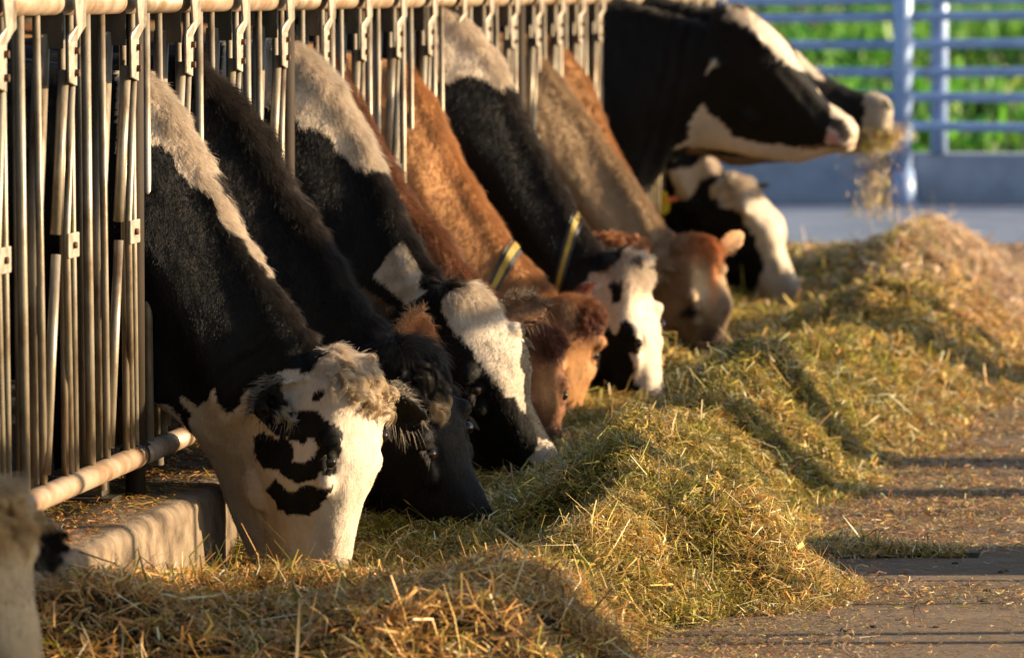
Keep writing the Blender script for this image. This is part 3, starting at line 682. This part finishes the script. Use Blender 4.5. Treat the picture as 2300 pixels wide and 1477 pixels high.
cows = [
 dict(label='cow cut off by the left edge, cream curly forehead and black ear', Y=9.15, roll=35, vox=.009, hairs=30000, hl=.018,
      nt=[(-560, 260), (-420, 480), (-300, 720), (-180, 900), (-80, 1060)], nb=[(-560, 1150), (-480, 1190), (-420, 1230), (-370, 1290)],
      ht=[(-25, 1085), (35, 1078), (66, 1110), (74, 1180), (78, 1250), (90, 1330), (106, 1400), (116, 1470), (112, 1560), (90, 1640), (30, 1670)],
      hb=[(-370, 1300), (-350, 1380), (-330, 1450), (-290, 1540), (-240, 1610), (-120, 1680)],
      ears=dict(near=(-260, 1250, .10), far=(128, 1290, .04, 70, 1165)), earw=.11, earcol=BLACK * 1.4, locks=[(0, 1140, 40, 60, 26, .06, (.62, .42, .20), -1.0)],
      coat=patches(np.array([.50, .37, .22]), [([(-900, 0), (-200, 700), (-300, 1300), (-900, 1300)], BLACK, None), ([(-400, 1300), (-60, 1400), (-60, 1800), (-400, 1800)], BLACK, None)])),
 dict(label='nearest whole cow with black neck and white face blotched black around the eye', fx=340, roll=30, epx=(728, 1035), vox=.0075, hairs=95000, hl=.009, rl=2.2, pl=1.0, rag=6.5, w=1.10,
      nt=[(325, 168), (345, 182), (375, 215), (410, 268), (445, 330), (478, 385), (508, 455), (545, 530), (590, 600), (635, 665), (690, 740), (735, 785)],
      nb=[(325, 900), (350, 908), (385, 930), (415, 960), (442, 1000)],
      ht=[(770, 800), (815, 798), (848, 822), (862, 860), (858, 910), (862, 970), (862, 1030), (845, 1085), (820, 1130), (806, 1190), (798, 1250), (788, 1320), (765, 1370), (720, 1390)],
      hb=[(445, 1005), (462, 1050), (480, 1100), (500, 1150), (530, 1215), (560, 1280), (600, 1340), (660, 1385)],
      ears=dict(near=(570, 935, .15, 700, 862), far=(945, 955, -.10, 850, 890)), earw=.15, cup=dict(near=(.45, -.75, -.5), far=(-.1, -.8, -.5)), earcol=BLACK * 2.5,
      locks=[(800, 838, 52, 42, 44, .05, (.72, .58, .40), -.8), (840, 880, 22, 50, 22, .045, (.62, .48, .31), -1.0), (650, 925, 22, 12, 6, .03, (.50, .42, .30), -1.0), (600, 900, 35, 30, 14, .035, (.012, .010, .008), -.8)],
      poll=(800, 850), pollr=60, fringe=.6, stain=[(590, 1250, 130, .7), (520, 1080, 110, .5), (700, 1330, 90, .6), (360, 960, 60, .4)],
      coat=patches(BLACK, [(W1, WHITE, None), (WH1, WHITE, None), (BA1, BLACK, T2), (BB1, BLACK, T3), (BC1, BLACK, T2), ([(262, 120), (330, 120), (330, 400), (262, 330)], WHITE, None)])),
 dict(label='all black shaggy cow with its dark face in the hay beside the nearest cow', fx=452, roll=32, epx=(962, 1022), vox=.008, hairs=80000, hl=.014, rl=2.2, pl=1.5,
      nt=[(430, 120), (460, 165), (505, 200), (550, 250), (592, 310), (625, 380), (660, 445), (700, 492), (738, 545), (772, 620), (805, 665), (850, 725), (885, 762)],
      nb=[(430, 820), (520, 890), (600, 950), (670, 990)],
      ht=[(910, 772), (950, 766), (980, 795), (1000, 850), (1035, 905), (1055, 960), (1058, 1010), (1072, 1060), (1095, 1110), (1120, 1160), (1145, 1215), (1150, 1260), (1120, 1300)],
      hb=[(690, 1000), (730, 1070), (780, 1140), (840, 1200), (910, 1250), (1000, 1300)],
      eye=.42, ea=.34, ears=dict(near=(800, 930, .12), far=(958, 700, -.06, 905, 790)), earw=.11, cup=dict(far=(.2, -.9, .2)), earcol=(.62, .28, .10),
      locks=[(945, 815, 36, 42, 40, .08, (.035, .027, .022), -1.0), (975, 890, 16, 30, 22, .05, (.60, .44, .26), -1.0)], poll=(950, 810), pollr=50,
      coat=patches(BR * .8, [([(955, 850), (985, 850), (1002, 890), (1003, 945), (985, 920), (962, 890)], WHITE, None)])),
 dict(label='black cow with a long white blaze down its forehead and a cream white nape', fx=662, roll=55, epx=(1050, 885), vox=.008, hairs=80000, hl=.015, rl=1.4, pl=.8, rag=6,
      nt=[(640, 85), (668, 108), (712, 138), (755, 185), (790, 245), (825, 310), (852, 370), (882, 420), (910, 490), (950, 555), (990, 605), (1022, 636)],
      nb=[(640, 700), (700, 760), (760, 810), (830, 850)],
      ht=[(1045, 636), (1085, 630), (1115, 662), (1150, 705), (1185, 745), (1204, 790), (1205, 840), (1200, 885), (1218, 930), (1242, 985), (1268, 1025), (1275, 1060), (1250, 1100)],
      hb=[(850, 860), (900, 940), (960, 1000), (1030, 1055), (1110, 1100), (1190, 1120)],
      eye=.40, ears=dict(near=(800, 700, .10, 900, 750), far=(1232, 690, -.04, 1120, 700)), earw=.12, cup=dict(near=(.3, -.8, .4), far=(.2, -.9, .3)), earcol=(.10, .05, .025),
      poll=(1070, 660), pollr=55, tags=[(862, 661, .08, 'tag_o', .022, .006, -25)],
      coat=patches(BR * .65, [(W3, WHITE, None), (W3b, WHITE * .8, T5), (W3c, WHITE, T5), (W3d, WHITE, T5)])),
 dict(label='dark red cow half hidden behind the cow with the white blaze', fx=772, roll=45, epx=(1222, 905), vox=.011, hairs=35000, hl=.015, hr=.0006, rl=1.2,
      nt=[(755, 120), (800, 225), (848, 325), (885, 380), (915, 440), (950, 485), (990, 515), (1025, 565), (1065, 620), (1120, 680), (1180, 718)],
      nb=[(765, 640), (850, 720), (930, 780), (980, 830)],
      ht=[(1205, 728), (1240, 725), (1262, 750), (1270, 800), (1264, 850), (1270, 890), (1262, 940), (1268, 980), (1272, 1020), (1255, 1070)],
      hb=[(1000, 850), (1040, 930), (1080, 990), (1130, 1040), (1190, 1085)], eye=.52, ea=.2,
      ears=dict(near=(1040, 760, .1), far=(1180, 660, -.05)), earcol=DRED * 1.2, poll=(1240, 760), locks=[(1240, 760, 20, 26, 14, .035, DRED * 1.3, -1.0)],
      coat=gradcoat(RED, [(1240, 770, 40, 60, DRED, .9), (1235, 880, 30, 60, ORG, .5), (1230, 1020, 50, 80, (.05, .03, .025), .9)])),
 dict(label='orange brown cow wearing a black and yellow collar', fx=922, roll=45, epx=(1275, 850), vox=.011, hairs=35000, hl=.013, hr=.0006, rl=1.2,
      nt=[(900, 140), (930, 170), (955, 200), (978, 240), (998, 290), (1022, 350), (1055, 400), (1088, 450), (1130, 518), (1168, 565), (1200, 602), (1228, 640), (1262, 672)],
      nb=[(910, 640), (1000, 700), (1070, 740), (1120, 775)],
      ht=[(1290, 673), (1335, 672), (1360, 705), (1350, 760), (1335, 800), (1336, 840), (1322, 875), (1306, 910), (1303, 950), (1300, 1000), (1285, 1040)],
      hb=[(1130, 790), (1150, 850), (1180, 910), (1210, 970), (1250, 1030)], eye=.46,
      ears=dict(near=(1130, 690, .12), far=(1330, 640, -.12)), earcol=DRED * 1.5, poll=(1325, 710), locks=[(1320, 705, 26, 26, 16, .035, DRED * 1.4, -1.0)], collar=(.80, 0, .020),
      coat=gradcoat(ORG, [(1320, 720, 45, 60, DRED * 1.2, .95), (1275, 700, 18, 30, PALE, .5), (1240, 760, 60, 50, RED * 1.2, .5), (1090, 700, 160, 120, RED, .4), (1285, 1000, 40, 60, RED, .5)])),
 dict(label='black cow with yellow striped collar, white face and black cheek', fx=998, roll=28, epx=(1430, 772), vox=.009, hairs=40000, hl=.014, hr=.00065, rl=1.2, rag=6,
      nt=[(980, -10), (1035, 42), (1082, 85), (1120, 138), (1143, 195), (1168, 250), (1202, 318), (1240, 388), (1270, 438), (1302, 490), (1336, 543), (1362, 568)],
      nb=[(990, 480), (1090, 560), (1180, 640), (1250, 710), (1285, 745)],
      ht=[(1395, 577), (1440, 574), (1464, 615), (1460, 655), (1472, 692), (1488, 735), (1486, 790), (1490, 850), (1498, 910), (1502, 960), (1485, 1020)],
      hb=[(1288, 765), (1290, 820), (1308, 885), (1340, 950), (1400, 1010)], eye=.47, ea=.22,
      ears=dict(near=(1290, 690, .12, 1340, 655), far=(1465, 590, -.12)), earcol=(.45, .40, .30), poll=(1425, 605), stain=[(1400, 980, 60, .5)], locks=[(1425, 588, 30, 12, 12, .03, (.02, .018, .012), -1.0)], collar=(.88, 0, .022),
      coat=patches(BLACK * 1.3, [(W6, WHITE, None), (WH6, WHITE, None), (K6, BLACK, T5), (K6b, BLACK, T5)])),
 dict(label='red brown cow of which only the curly poll shows behind the collared black cow', fx=1098, roll=30, vox=.012, hairs=14000, hl=.014, hr=.0008,
      nt=[(1080, 120), (1130, 215), (1180, 305), (1230, 385), (1268, 445), (1300, 495), (1335, 535), (1352, 545)], nb=[(1090, 520), (1160, 580), (1230, 640), (1280, 690)],
      ht=[(1365, 538), (1410, 532), (1440, 560), (1450, 620), (1455, 690), (1460, 760), (1455, 830), (1430, 880)], hb=[(1285, 700), (1300, 750), (1330, 810), (1380, 870)],
      ears=dict(near=(1320, 590, .1), far=(1462, 560, -.08, 1415, 548)), earw=.09, earcol=ORG, poll=(1400, 545), locks=[(1400, 552, 38, 12, 22, .035, RED * 1.8, -.6)],
      coat=gradcoat(RED * 1.4, [(1400, 545, 50, 30, ORG, .6)])),
 dict(label='tan cow with an orange poll, dark muzzle and ear standing out right', fx=1202, roll=45, epx=(1548, 706), vox=.009, hairs=34000, hl=.012, hr=.0008, rl=.8,
      nt=[(1180, 105), (1225, 140), (1262, 182), (1300, 238), (1336, 290), (1372, 345), (1412, 390), (1442, 432), (1480, 488), (1512, 528), (1535, 543)],
      nb=[(1190, 490), (1290, 570), (1370, 640), (1430, 690)],
      ht=[(1555, 530), (1595, 527), (1616, 562), (1622, 605), (1642, 645), (1655, 680), (1646, 712), (1632, 745), (1636, 785), (1645, 820), (1625, 855)],
      hb=[(1440, 700), (1470, 760), (1505, 800), (1560, 850)], eye=.52, ea=.35,
      ears=dict(near=(1460, 620, .12), far=(1674, 522, -.02, 1612, 565)), earw=.095, cup=dict(far=(.25, -.95, 0)), earcol=(.50, .30, .16), poll=(1590, 560), pollr=35,
      coat=gradcoat(TAN, [(1588, 552, 52, 44, ORG * [1.1, .8, .6], 1.0), (1603, 625, 16, 60, ORG * [1.1, .8, .6], .95), (1572, 660, 15, 70, PALE, .8), (1630, 690, 24, 40, (.10, .06, .04), .85), (1612, 780, 60, 50, (.05, .03, .025), 1.0), (1548, 706, 24, 13, (.01, .008, .006), 1), (1480, 700, 40, 80, PALE * .7, .5)])),
 dict(label='narrow strip of an orange cow between the tan cow and the raised black cow', fx=1256, roll=35, vox=.013, hairs=12000, hl=.012, hr=.0009,
      nt=[(1235, 80), (1275, 122), (1308, 165), (1338, 225), (1363, 290), (1392, 350), (1425, 405), (1452, 455), (1478, 500)], nb=[(1250, 420), (1310, 500), (1360, 550), (1395, 590)],
      ht=[(1492, 530), (1515, 545), (1535, 590), (1545, 650), (1550, 700), (1545, 745), (1520, 780)], hb=[(1400, 610), (1420, 665), (1450, 710), (1490, 760)],
      ears=dict(near=(1450, 560, .1), far=(1530, 570, -.08)), earw=.06, earcol=ORG, coat=gradcoat(ORG * .85, [(1400, 420, 80, 60, RED, .6)])),
 dict(label='black cow with head raised, white line down its nose and pale jaw', fx=1350, roll=14, epx=(1720, 142), vox=.012, hairs=40000, hl=.010, hr=.0008, rl=.4, raised=True, rag=4,
      nt=[(1290, -60), (1340, -35), (1380, -8), (1440, 12), (1500, 28), (1560, 46), (1600, 54)],
      nb=[(1330, 500), (1385, 505), (1430, 480), (1462, 420), (1510, 345)],
      ht=[(1622, 22), (1665, 8), (1702, 36), (1740, 65), (1772, 102), (1802, 148), (1832, 190), (1862, 232), (1895, 250), (1922, 272), (1932, 298), (1922, 322)],
      hb=[(1550, 330), (1620, 338), (1680, 352), (1740, 364), (1795, 368), (1840, 355), (1880, 342)], eye=.34, ea=.22,
      ears=dict(near=(1580, 176, .12, 1628, 118)), earw=.045, cup=dict(near=(.9, -.2, -.3)), earcol=(.36, .31, .24), poll=(1650, 25), pollr=30,
      coat=patches(BLACK * 1.2, [(W9, WHITE, T6), (W9b, WHITE * .95, T6), ([(1865, 262), (1885, 268), (1905, 285), (1912, 312), (1895, 318), (1880, 300), (1868, 285)], (.05, .04, .03), None), ([(1862, 290), (1878, 300), (1888, 318), (1870, 326), (1855, 315)], (.55, .30, .27), None), ([(1800, 328), (1870, 326), (1925, 318), (1926, 326), (1870, 334), (1800, 337)], (.20, .12, .08), None)])),
 dict(label='black cow behind the raised one, only nose bridge and cream muzzle showing', fx=1425, roll=12, vox=.013, hairs=16000, hl=.010, hr=.0009, raised=True,
      nt=[(1400, -40), (1450, -20), (1500, 0), (1560, 15), (1600, 20)], nb=[(1420, 380), (1460, 375), (1500, 360), (1540, 345)],
      ht=[(1640, 18), (1690, 32), (1740, 62), (1790, 112), (1835, 158), (1880, 184), (1930, 206), (1965, 205), (1995, 214), (2010, 245), (2005, 285)],
      hb=[(1580, 345), (1640, 376), (1700, 370), (1790, 364), (1850, 350), (1920, 332), (1970, 318)], eye=.34,
      coat=patches(BLACK * 1.2, [([(1785, 110), (1810, 130), (1850, 175), (1860, 190), (1820, 170), (1790, 140)], WHITE * .7, None), ([(1945, 215), (1960, 190), (2050, 190), (2050, 340), (1900, 345), (1930, 300)], WHITE * .6, None), ([(1975, 228), (1990, 226), (2003, 240), (2000, 252), (1985, 246)], (.04, .03, .02), None),
            ([(1540, 330), (1640, 350), (1800, 350), (1960, 300), (1960, 400), (1540, 400)], (.20, .12, .07), None)])),
 dict(label='white faced cow with a yellow ear tag eating under the two raised heads', fx=1480, roll=28, stain=[(1780, 690, 60, .6)], epx=(1640, 500), vox=.012, hairs=34000, hl=.011, hr=.0009, rl=.6, rag=4,
      nt=[(1470, 60), (1500, 160), (1540, 250), (1580, 320), (1610, 365), (1625, 385)], nb=[(1470, 470), (1500, 510), (1535, 560), (1570, 600)],
      ht=[(1645, 393), (1682, 398), (1708, 428), (1735, 460), (1762, 486), (1770, 520), (1764, 552), (1778, 592), (1797, 632), (1812, 662), (1806, 695), (1780, 725)],
      hb=[(1575, 590), (1605, 635), (1645, 680), (1690, 710), (1740, 730)], eye=.40,
      ears=dict(near=(1490, 455, .12), far=(1735, 410, -.10)), earw=.08, earcol=BLACK * 1.5, poll=(1665, 405), pollr=30, tags=[(1488, 455, .26, 'tag_y', .032, .05, 15), (1510, 447, .27, 'tag_o', .03, .009, 0)],
      coat=patches(BLACK * 1.2, [(W11, WHITE, T7), (W11b, WHITE, T7)])),
]
for d in cows: make_cow(d)

# ---------------------------------------------------------------- hay row
def bell(x, y, cx, cy, rx, ry, h): return h * np.exp(-((x - cx) / rx) ** 2 - ((y - cy) / ry) ** 2)
def hay_h(x, y):
    P = np.stack([x, y, 0 * x], 1)
    edge = np.interp(y, [9, 11.0, 11.6, 12.2, 12.8, 13.2, 13.9, 14.6, 15.5, 16.5, 18, 19.5, 21.5, 23, 25, 28], [-1.25, -1.22, -1.14, -1.06, -1.0, -1.09, -1.17, -1.18, -1.10, -1.06, -.93, -.82, -.80, -.93, -1.1, -1.0])
    edge = edge - .05 * np.clip((17 - y) / 2, 0, 1) + .045 * noise(P * [0, 1, 0], 2.7, 6) + .03 * noise(P * [0, 1, 0], 7, 9)
    u = (x + 2.46) / (edge + 2.46)                      # 0 at the kerb, 1 at the toe of the pile
    prof = np.interp(u, [-.1, 0, .2, .44, .58, .70, .82, .92, 1.0, 1.12], [.12, .11, .10, .115, .20, .265, .21, .09, .012, 0])
    amp = 1 + .30 * noise(P * [.6, 1, 0], 1.3, 8)
    h = prof * amp
    h = h + bell(x, y, -1.55, 14.05, .26, .28, .055) + bell(x, y, -1.28, 13.98, .10, .28, .085)      # big mound
    h = h + bell(x, y, -1.50, 13.15, .16, .20, .07) + bell(x, y, -1.12, 12.65, .14, .22, .13) - bell(x, y, -1.2, 13.35, .25, .2, .05)
    h = h + bell(x, y, -1.95, 11.45, .45, .30, .05) - bell(x, y, -1.3, 11.6, .25, .4, .08) - bell(x, y, -2.0, 12.35, .35, .3, .05)
    h = h + bell(x, y, -2.4, 10.6, .4, .45, .12) + bell(x, y + .12 * noise(P, 4, 77), -.92, 13.6, .34, .11, .022) + bell(x, y, -2.08, 18.35, .14, .22, .12) - bell(x, y, -2.0, 23.7, .32, .9, .13)
    h = h + bell(x, y, -1.42, 16.1, .2, .35, .05) + bell(x, y, -.85, 20.8, .25, 1.0, .10) + bell(x, y, -1.3, 26.0, .6, 1.2, .012) - bell(x, y, -1.75, 15.6, .2, .7, .05)
    h = h * np.clip((28.2 - y) / 1.2, 0, 1) * np.clip((y - 9.7) / .8, 0, 1)
    cap = np.maximum(np.interp(y, [10.8, 11.5, 12.0, 12.4, 12.8, 13.2], [.215, .105, .045, .035, .115, .36]), .04); k = np.clip((-1.45 - x) / .25, 0, 1)
    h = h * (1 - k) + np.minimum(h, cap) * k
    lump = fbm(P, 5, 12, 3) * .024 + (.5 - np.abs(fbm(P * [1, .8, 0] + .3 * noise(P, 6, 2)[:, None], 9, 15, 2))) * .034
    return np.maximum(h + lump * np.clip(prof / .08, 0, 1), -.01)
def hay_col(x, y, z, n):
    """dry straw, green hay and brown chaff, as they lie in the row"""
    P = np.stack([x, y, z], 1)
    green = np.array([.35, .315, .050]); straw = np.array([.70, .50, .15]); brown = np.array([.52, .28, .09]); pale = np.where((y > 20)[:, None], np.array([[.85, .58, .38]]), np.array([[.88, .72, .42]])); olive = np.array([.13, .115, .020])
    k = rng.random(n) + .55 * fbm(P, 4.5, 91, 3) + .2 * fbm(P, 1.2, 95, 1)
    near = np.clip((11.9 - y) / .5, 0, 1); toe = np.clip((x + 1.15) / .15, 0, 1); far = np.clip((y - 20) / 3, 0, 1) * np.clip((x + 1.75) / .4, 0, 1) + .5 * np.clip((y - 25) / 2, 0, 1)
    k2 = rng.random(n)
    c = np.where((k < .42)[:, None], green, np.where((k < .64)[:, None], olive, straw))
    c = np.where((k2 < .12 + .22 * toe + .5 * near)[:, None], brown * (.8 + .9 * rng.random((n, 1))), c)
    c = np.where((k2 > .92 - .12 * toe - .6 * far)[:, None], pale, c)
    return np.clip(c * (.40 + 1.05 * rng.random((n, 1))), .008, .9)
xs = np.arange(-2.47, -.62, .014); yl = [9.3]
while yl[-1] < 28.3: yl.append(yl[-1] + .014 * (yl[-1] / 12) ** 1.2)
ysg = np.array(yl); GX, GYy = np.meshgrid(xs, ysg); Z = hay_h(GX.ravel(), GYy.ravel()).reshape(GX.shape)
V = np.stack([GX.ravel(), GYy.ravel(), Z.ravel() - .006], 1); nx_ = len(xs); ii = np.arange((len(ysg) - 1) * (nx_ - 1)); jj = ii // (nx_ - 1) * nx_ + ii % (nx_ - 1)
keep = np.maximum.reduce([V[jj, 2], V[jj + 1, 2], V[jj + nx_, 2]]) > -.004
Fq = np.stack([jj, jj + 1, jj + nx_ + 1, jj + nx_], 1)[keep]
nv = len(V); cb = np.array([.05, .042, .012]) * (1 + .5 * fbm(V, 3, 61, 3))[:, None]; br_ = np.clip((12.3 - V[:, 1]) / .6, 0, 1)[:, None]; cb = cb * (1 - br_) + np.array([.05, .03, .012]) * br_  # under-layer colour darkened to stand for shade in the gaps
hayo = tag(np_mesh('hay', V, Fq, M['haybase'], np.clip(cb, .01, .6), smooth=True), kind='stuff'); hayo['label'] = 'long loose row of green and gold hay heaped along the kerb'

def blades(name, x, y, z, L, w, pitch, col, mat, parent=None, flat=None, org=(0, 0, 0)):
    n = len(x); th = rng.random(n) * 6.2832; d_ = np.stack([np.cos(th) * np.cos(pitch), np.sin(th) * np.cos(pitch), np.sin(pitch)], 1)
    s_ = unit(np.cross(d_, np.stack([rng.normal(0, .5, n), rng.normal(0, .5, n), np.ones(n)], 1))); up_ = np.cross(s_, d_)
    c = np.stack([x, y, z], 1) - np.array(org); bend = rng.normal(0, .17, n) * L; sb = rng.normal(0, .2, n) * L
    A = c - d_ * (L * .5)[:, None]; B = c + up_ * bend[:, None] + s_ * sb[:, None]; C = c + d_ * (L * .5)[:, None]
    hw = s_ * (w * .5)[:, None]
    V = np.stack([A - hw * .8, A + hw * .8, B - hw, B + hw, C - hw * .4, C + hw * .4], 1).reshape(-1, 3)
    b_ = np.arange(n)[:, None] * 6; Fq = np.concatenate([b_ + [0, 1, 3, 2], b_ + [2, 3, 5, 4]])
    return np_mesh(name, V, Fq, mat, np.repeat(col, 6, 0), parent=parent)
def scatter(n, y0, y1, x0=-2.47, x1=-.66):
    return x0 + (x1 - x0) * rng.random(n), y0 + (y1 - y0) * rng.random(n)
X_, Y_, L_, W_ = [], [], [], []
for (y0, y1, n, l0, w0) in ((9.6, 10.9, 22000, .050, .0030), (10.9, 12.2, 80000, .042, .0023), (12.2, 13.6, 110000, .032, .0020), (13.6, 15.2, 90000, .032, .0022), (15.2, 17.5, 75000, .038, .0028), (17.5, 21, 55000, .045, .0042), (21, 28.2, 45000, .055, .006)):
    x, y = scatter(n, y0, y1); X_.append(x); Y_.append(y); k = np.exp(rng.normal(.03, .55, n)); L_.append(l0 * k); W_.append(w0 * np.exp(rng.normal(.05, .5, n)))
X_, Y_, L_, W_ = map(np.concatenate, (X_, Y_, L_, W_)); h = hay_h(X_, Y_); inp = h > .004
X_, Y_, L_, W_, h = X_[inp], Y_[inp], L_[inp], W_[inp], h[inp]; n = len(X_)
pit = np.abs(rng.normal(0, .38, n)) * rng.choice([-1, 1], n); steep = rng.random(n) < .025; pit[steep] = rng.uniform(.6, 1.4, steep.sum())
zz = h + rng.random(n) ** 1.5 * .028 * np.clip(h / .05, .15, 1) + np.where(steep, L_ * .3, 0)
blades('hay_blades', X_, Y_, zz, L_, W_, pit, hay_col(X_, Y_, h, n), M['hay'], hayo)['kind'] = 'stuff'
# loose stems that stick out of the heap, thicker and straighter
x, y = scatter(2600, 10.8, 16, -2.45, -1.0); h = hay_h(x, y); k = h > .03; x, y, h = x[k], y[k], h[k]; n = len(x); L = rng.uniform(.05, .13, n)
p_ = rng.uniform(-.2, 1.0, n) ** 1.0
blades('hay_stems', x, y, h + .01 + np.sin(p_) * L * .3, L, rng.uniform(.0016, .003, n), p_, np.clip(hay_col(x, y, h, n) * 1.25, 0, .85), M['hay'], hayo)['kind'] = 'stuff'
# chaff scattered on the road and on the kerb top
x, y = scatter(300000, 10.5, 30, -1.45, .25); k = rng.random(len(x)) < (.34 + .8 * np.exp(-((x + 1.0) / .5) ** 2)) * (.6 + .6 * noise(np.stack([x * 1.2, y * 1.8, 0 * x], 1), 1.4, 3)); x, y = x[k], y[k]; h = np.maximum(hay_h(x, y), 0); n = len(x)
c = hay_col(x, y, h, n); c = np.where(rng.random((n, 1)) < .45, np.array([.42, .22, .10]) * (.5 + rng.random((n, 1))), c)
s_ = np.clip(y / 13, .8, 2.2)
ch = blades('straw_litter', x, y, h + .004 + .004 * rng.random(n), s_ * .017 * np.exp(rng.normal(0, .6, n)), s_ * .0022 * np.exp(rng.normal(0, .4, n)), rng.normal(0, .12, n), np.clip(c, .01, .85), M['hay'])
tag(ch, 'loose straw and chaff scattered over the road beside the hay row', kind='stuff')
x, y = scatter(15000, 10, 20, -2.92, -2.50); n = len(x)
ch = blades('kerb_litter', x, y, KZ + .004 + .006 * rng.random(n), .02 * np.exp(rng.normal(0, .5, n)), .003 * np.exp(rng.normal(0, .4, n)), rng.normal(0, .15, n), hay_col(x, y, y * 0 + .3, n) * [.8, .62, .6], M['hay'])
tag(ch, 'dry hay crumbs lying on top of the concrete kerb', kind='stuff')
# dark clods on the road
cl = MB()
for _ in range(110):
    x, y = random.uniform(-1.0, .4), random.uniform(10.8, 24); r = random.uniform(.003, .011)
    for q in range(3): cl.ell((x + random.uniform(-r, r), y + random.uniform(-r, r) * 2, r * .12), r * random.uniform(.5, 1.3), r * random.uniform(.8, 2), r * random.uniform(.25, .5), 7, 5)
tag(cl.build('dirt_clods', noisy('clod', [(.3, (.03, .018, .01)), (.7, (.08, .045, .02))], 40, .9), smooth=True), 'small dark clods of dirt and dung scattered on the road', kind='stuff')
# hay held in the raised cow's mouth and falling from it
Yc = fence_Y(1425 + 8) + .02; org = world_at(1960, 330, Yc)
n = 5200; g = rng.random(n) * .8; sx = np.where(g < .45, rng.normal(1955, 36, n), 1965 + rng.normal(0, 24, n) + rng.normal(0, 22, n) * rng.random(n)); sy = np.where(g < .45, rng.normal(316, 12, n) - (sx - 1955) * .16, 325 + 165 * rng.random(n) ** 1.1)
pw = np.array([world_at(a, b_, Yc) for a, b_ in zip(sx, sy)]); hang = g >= .45
keep = (~hang) | (rng.random(n) < .30); pw = pw[keep]; hang = hang[keep]; n = len(pw)
c = hay_col(pw[:, 0], pw[:, 1], pw[:, 2], n) * 1.1
wi = blades('hay_wisp', pw[:, 0], pw[:, 1] + rng.normal(0, .05, n), pw[:, 2], rng.uniform(.015, .07, n), rng.uniform(.0015, .004, n), np.where(hang, rng.uniform(.3, 1.5, n), rng.uniform(-.8, .8, n)), np.clip(c, 0, .85), M['hay'], org=org)
wi.location = org; tag(wi, 'wisp of hay hanging and falling from the raised cow\'s mouth', kind='stuff')
# green field beyond the fence
n = 26000; y = 38 + 60 * rng.random(n) ** 1.6; x = -9 + 16 * rng.random(n) + 0 * y; rowk = .5 + .5 * np.sin(y * 2.1 + .3 * np.sin(x)); z = .02 + .35 * rng.random(n) * rowk
hue = rng.random((n, 1)); br2 = (.38 + 1.2 * np.clip(fbm(np.stack([x, y * .6, 0 * x], 1), .9, 4, 3), -.25, 1))[:, None]
c = (np.array([.03, .24, .02]) * (1 - hue) + np.array([.22, .50, .04]) * hue) * br2 * .8; yel = rng.random((n, 1)) < .05; c = np.where(yel, np.array([.55, .65, .12]), c)
n2 = 16000; y2 = 95 + 260 * rng.random(n2) ** 1.3; x2 = -.16 * y2 + .24 * y2 * rng.random(n2); hue = rng.random((n2, 1))
c2 = (np.array([.04, .30, .03]) * (1 - hue) + np.array([.30, .60, .06]) * hue) * (.5 + .9 * np.clip(fbm(np.stack([x2, y2 * .4, 0 * x2], 1), .25, 4, 3), -.5, 1))[:, None] * .75
x, y, z, c = np.r_[x, x2], np.r_[y, y2], np.r_[z, .1 + .5 * rng.random(n2)], np.concatenate([c, c2]); sz = np.r_[np.ones(n), np.full(n2, 3.2)]; n = n + n2
g_ = blades('grass', x, y, z, rng.uniform(.12, .35, n) * sz, rng.uniform(.03, .09, n) * sz, rng.uniform(.1, 1.5, n), np.clip(c, .004, .8), M['leaf'])
tag(g_, 'bright green crop growing in the field behind the pipe fence', kind='stuff')
print('verts', sum(len(o.data.vertices) for o in S.objects if o.type == 'MESH'))
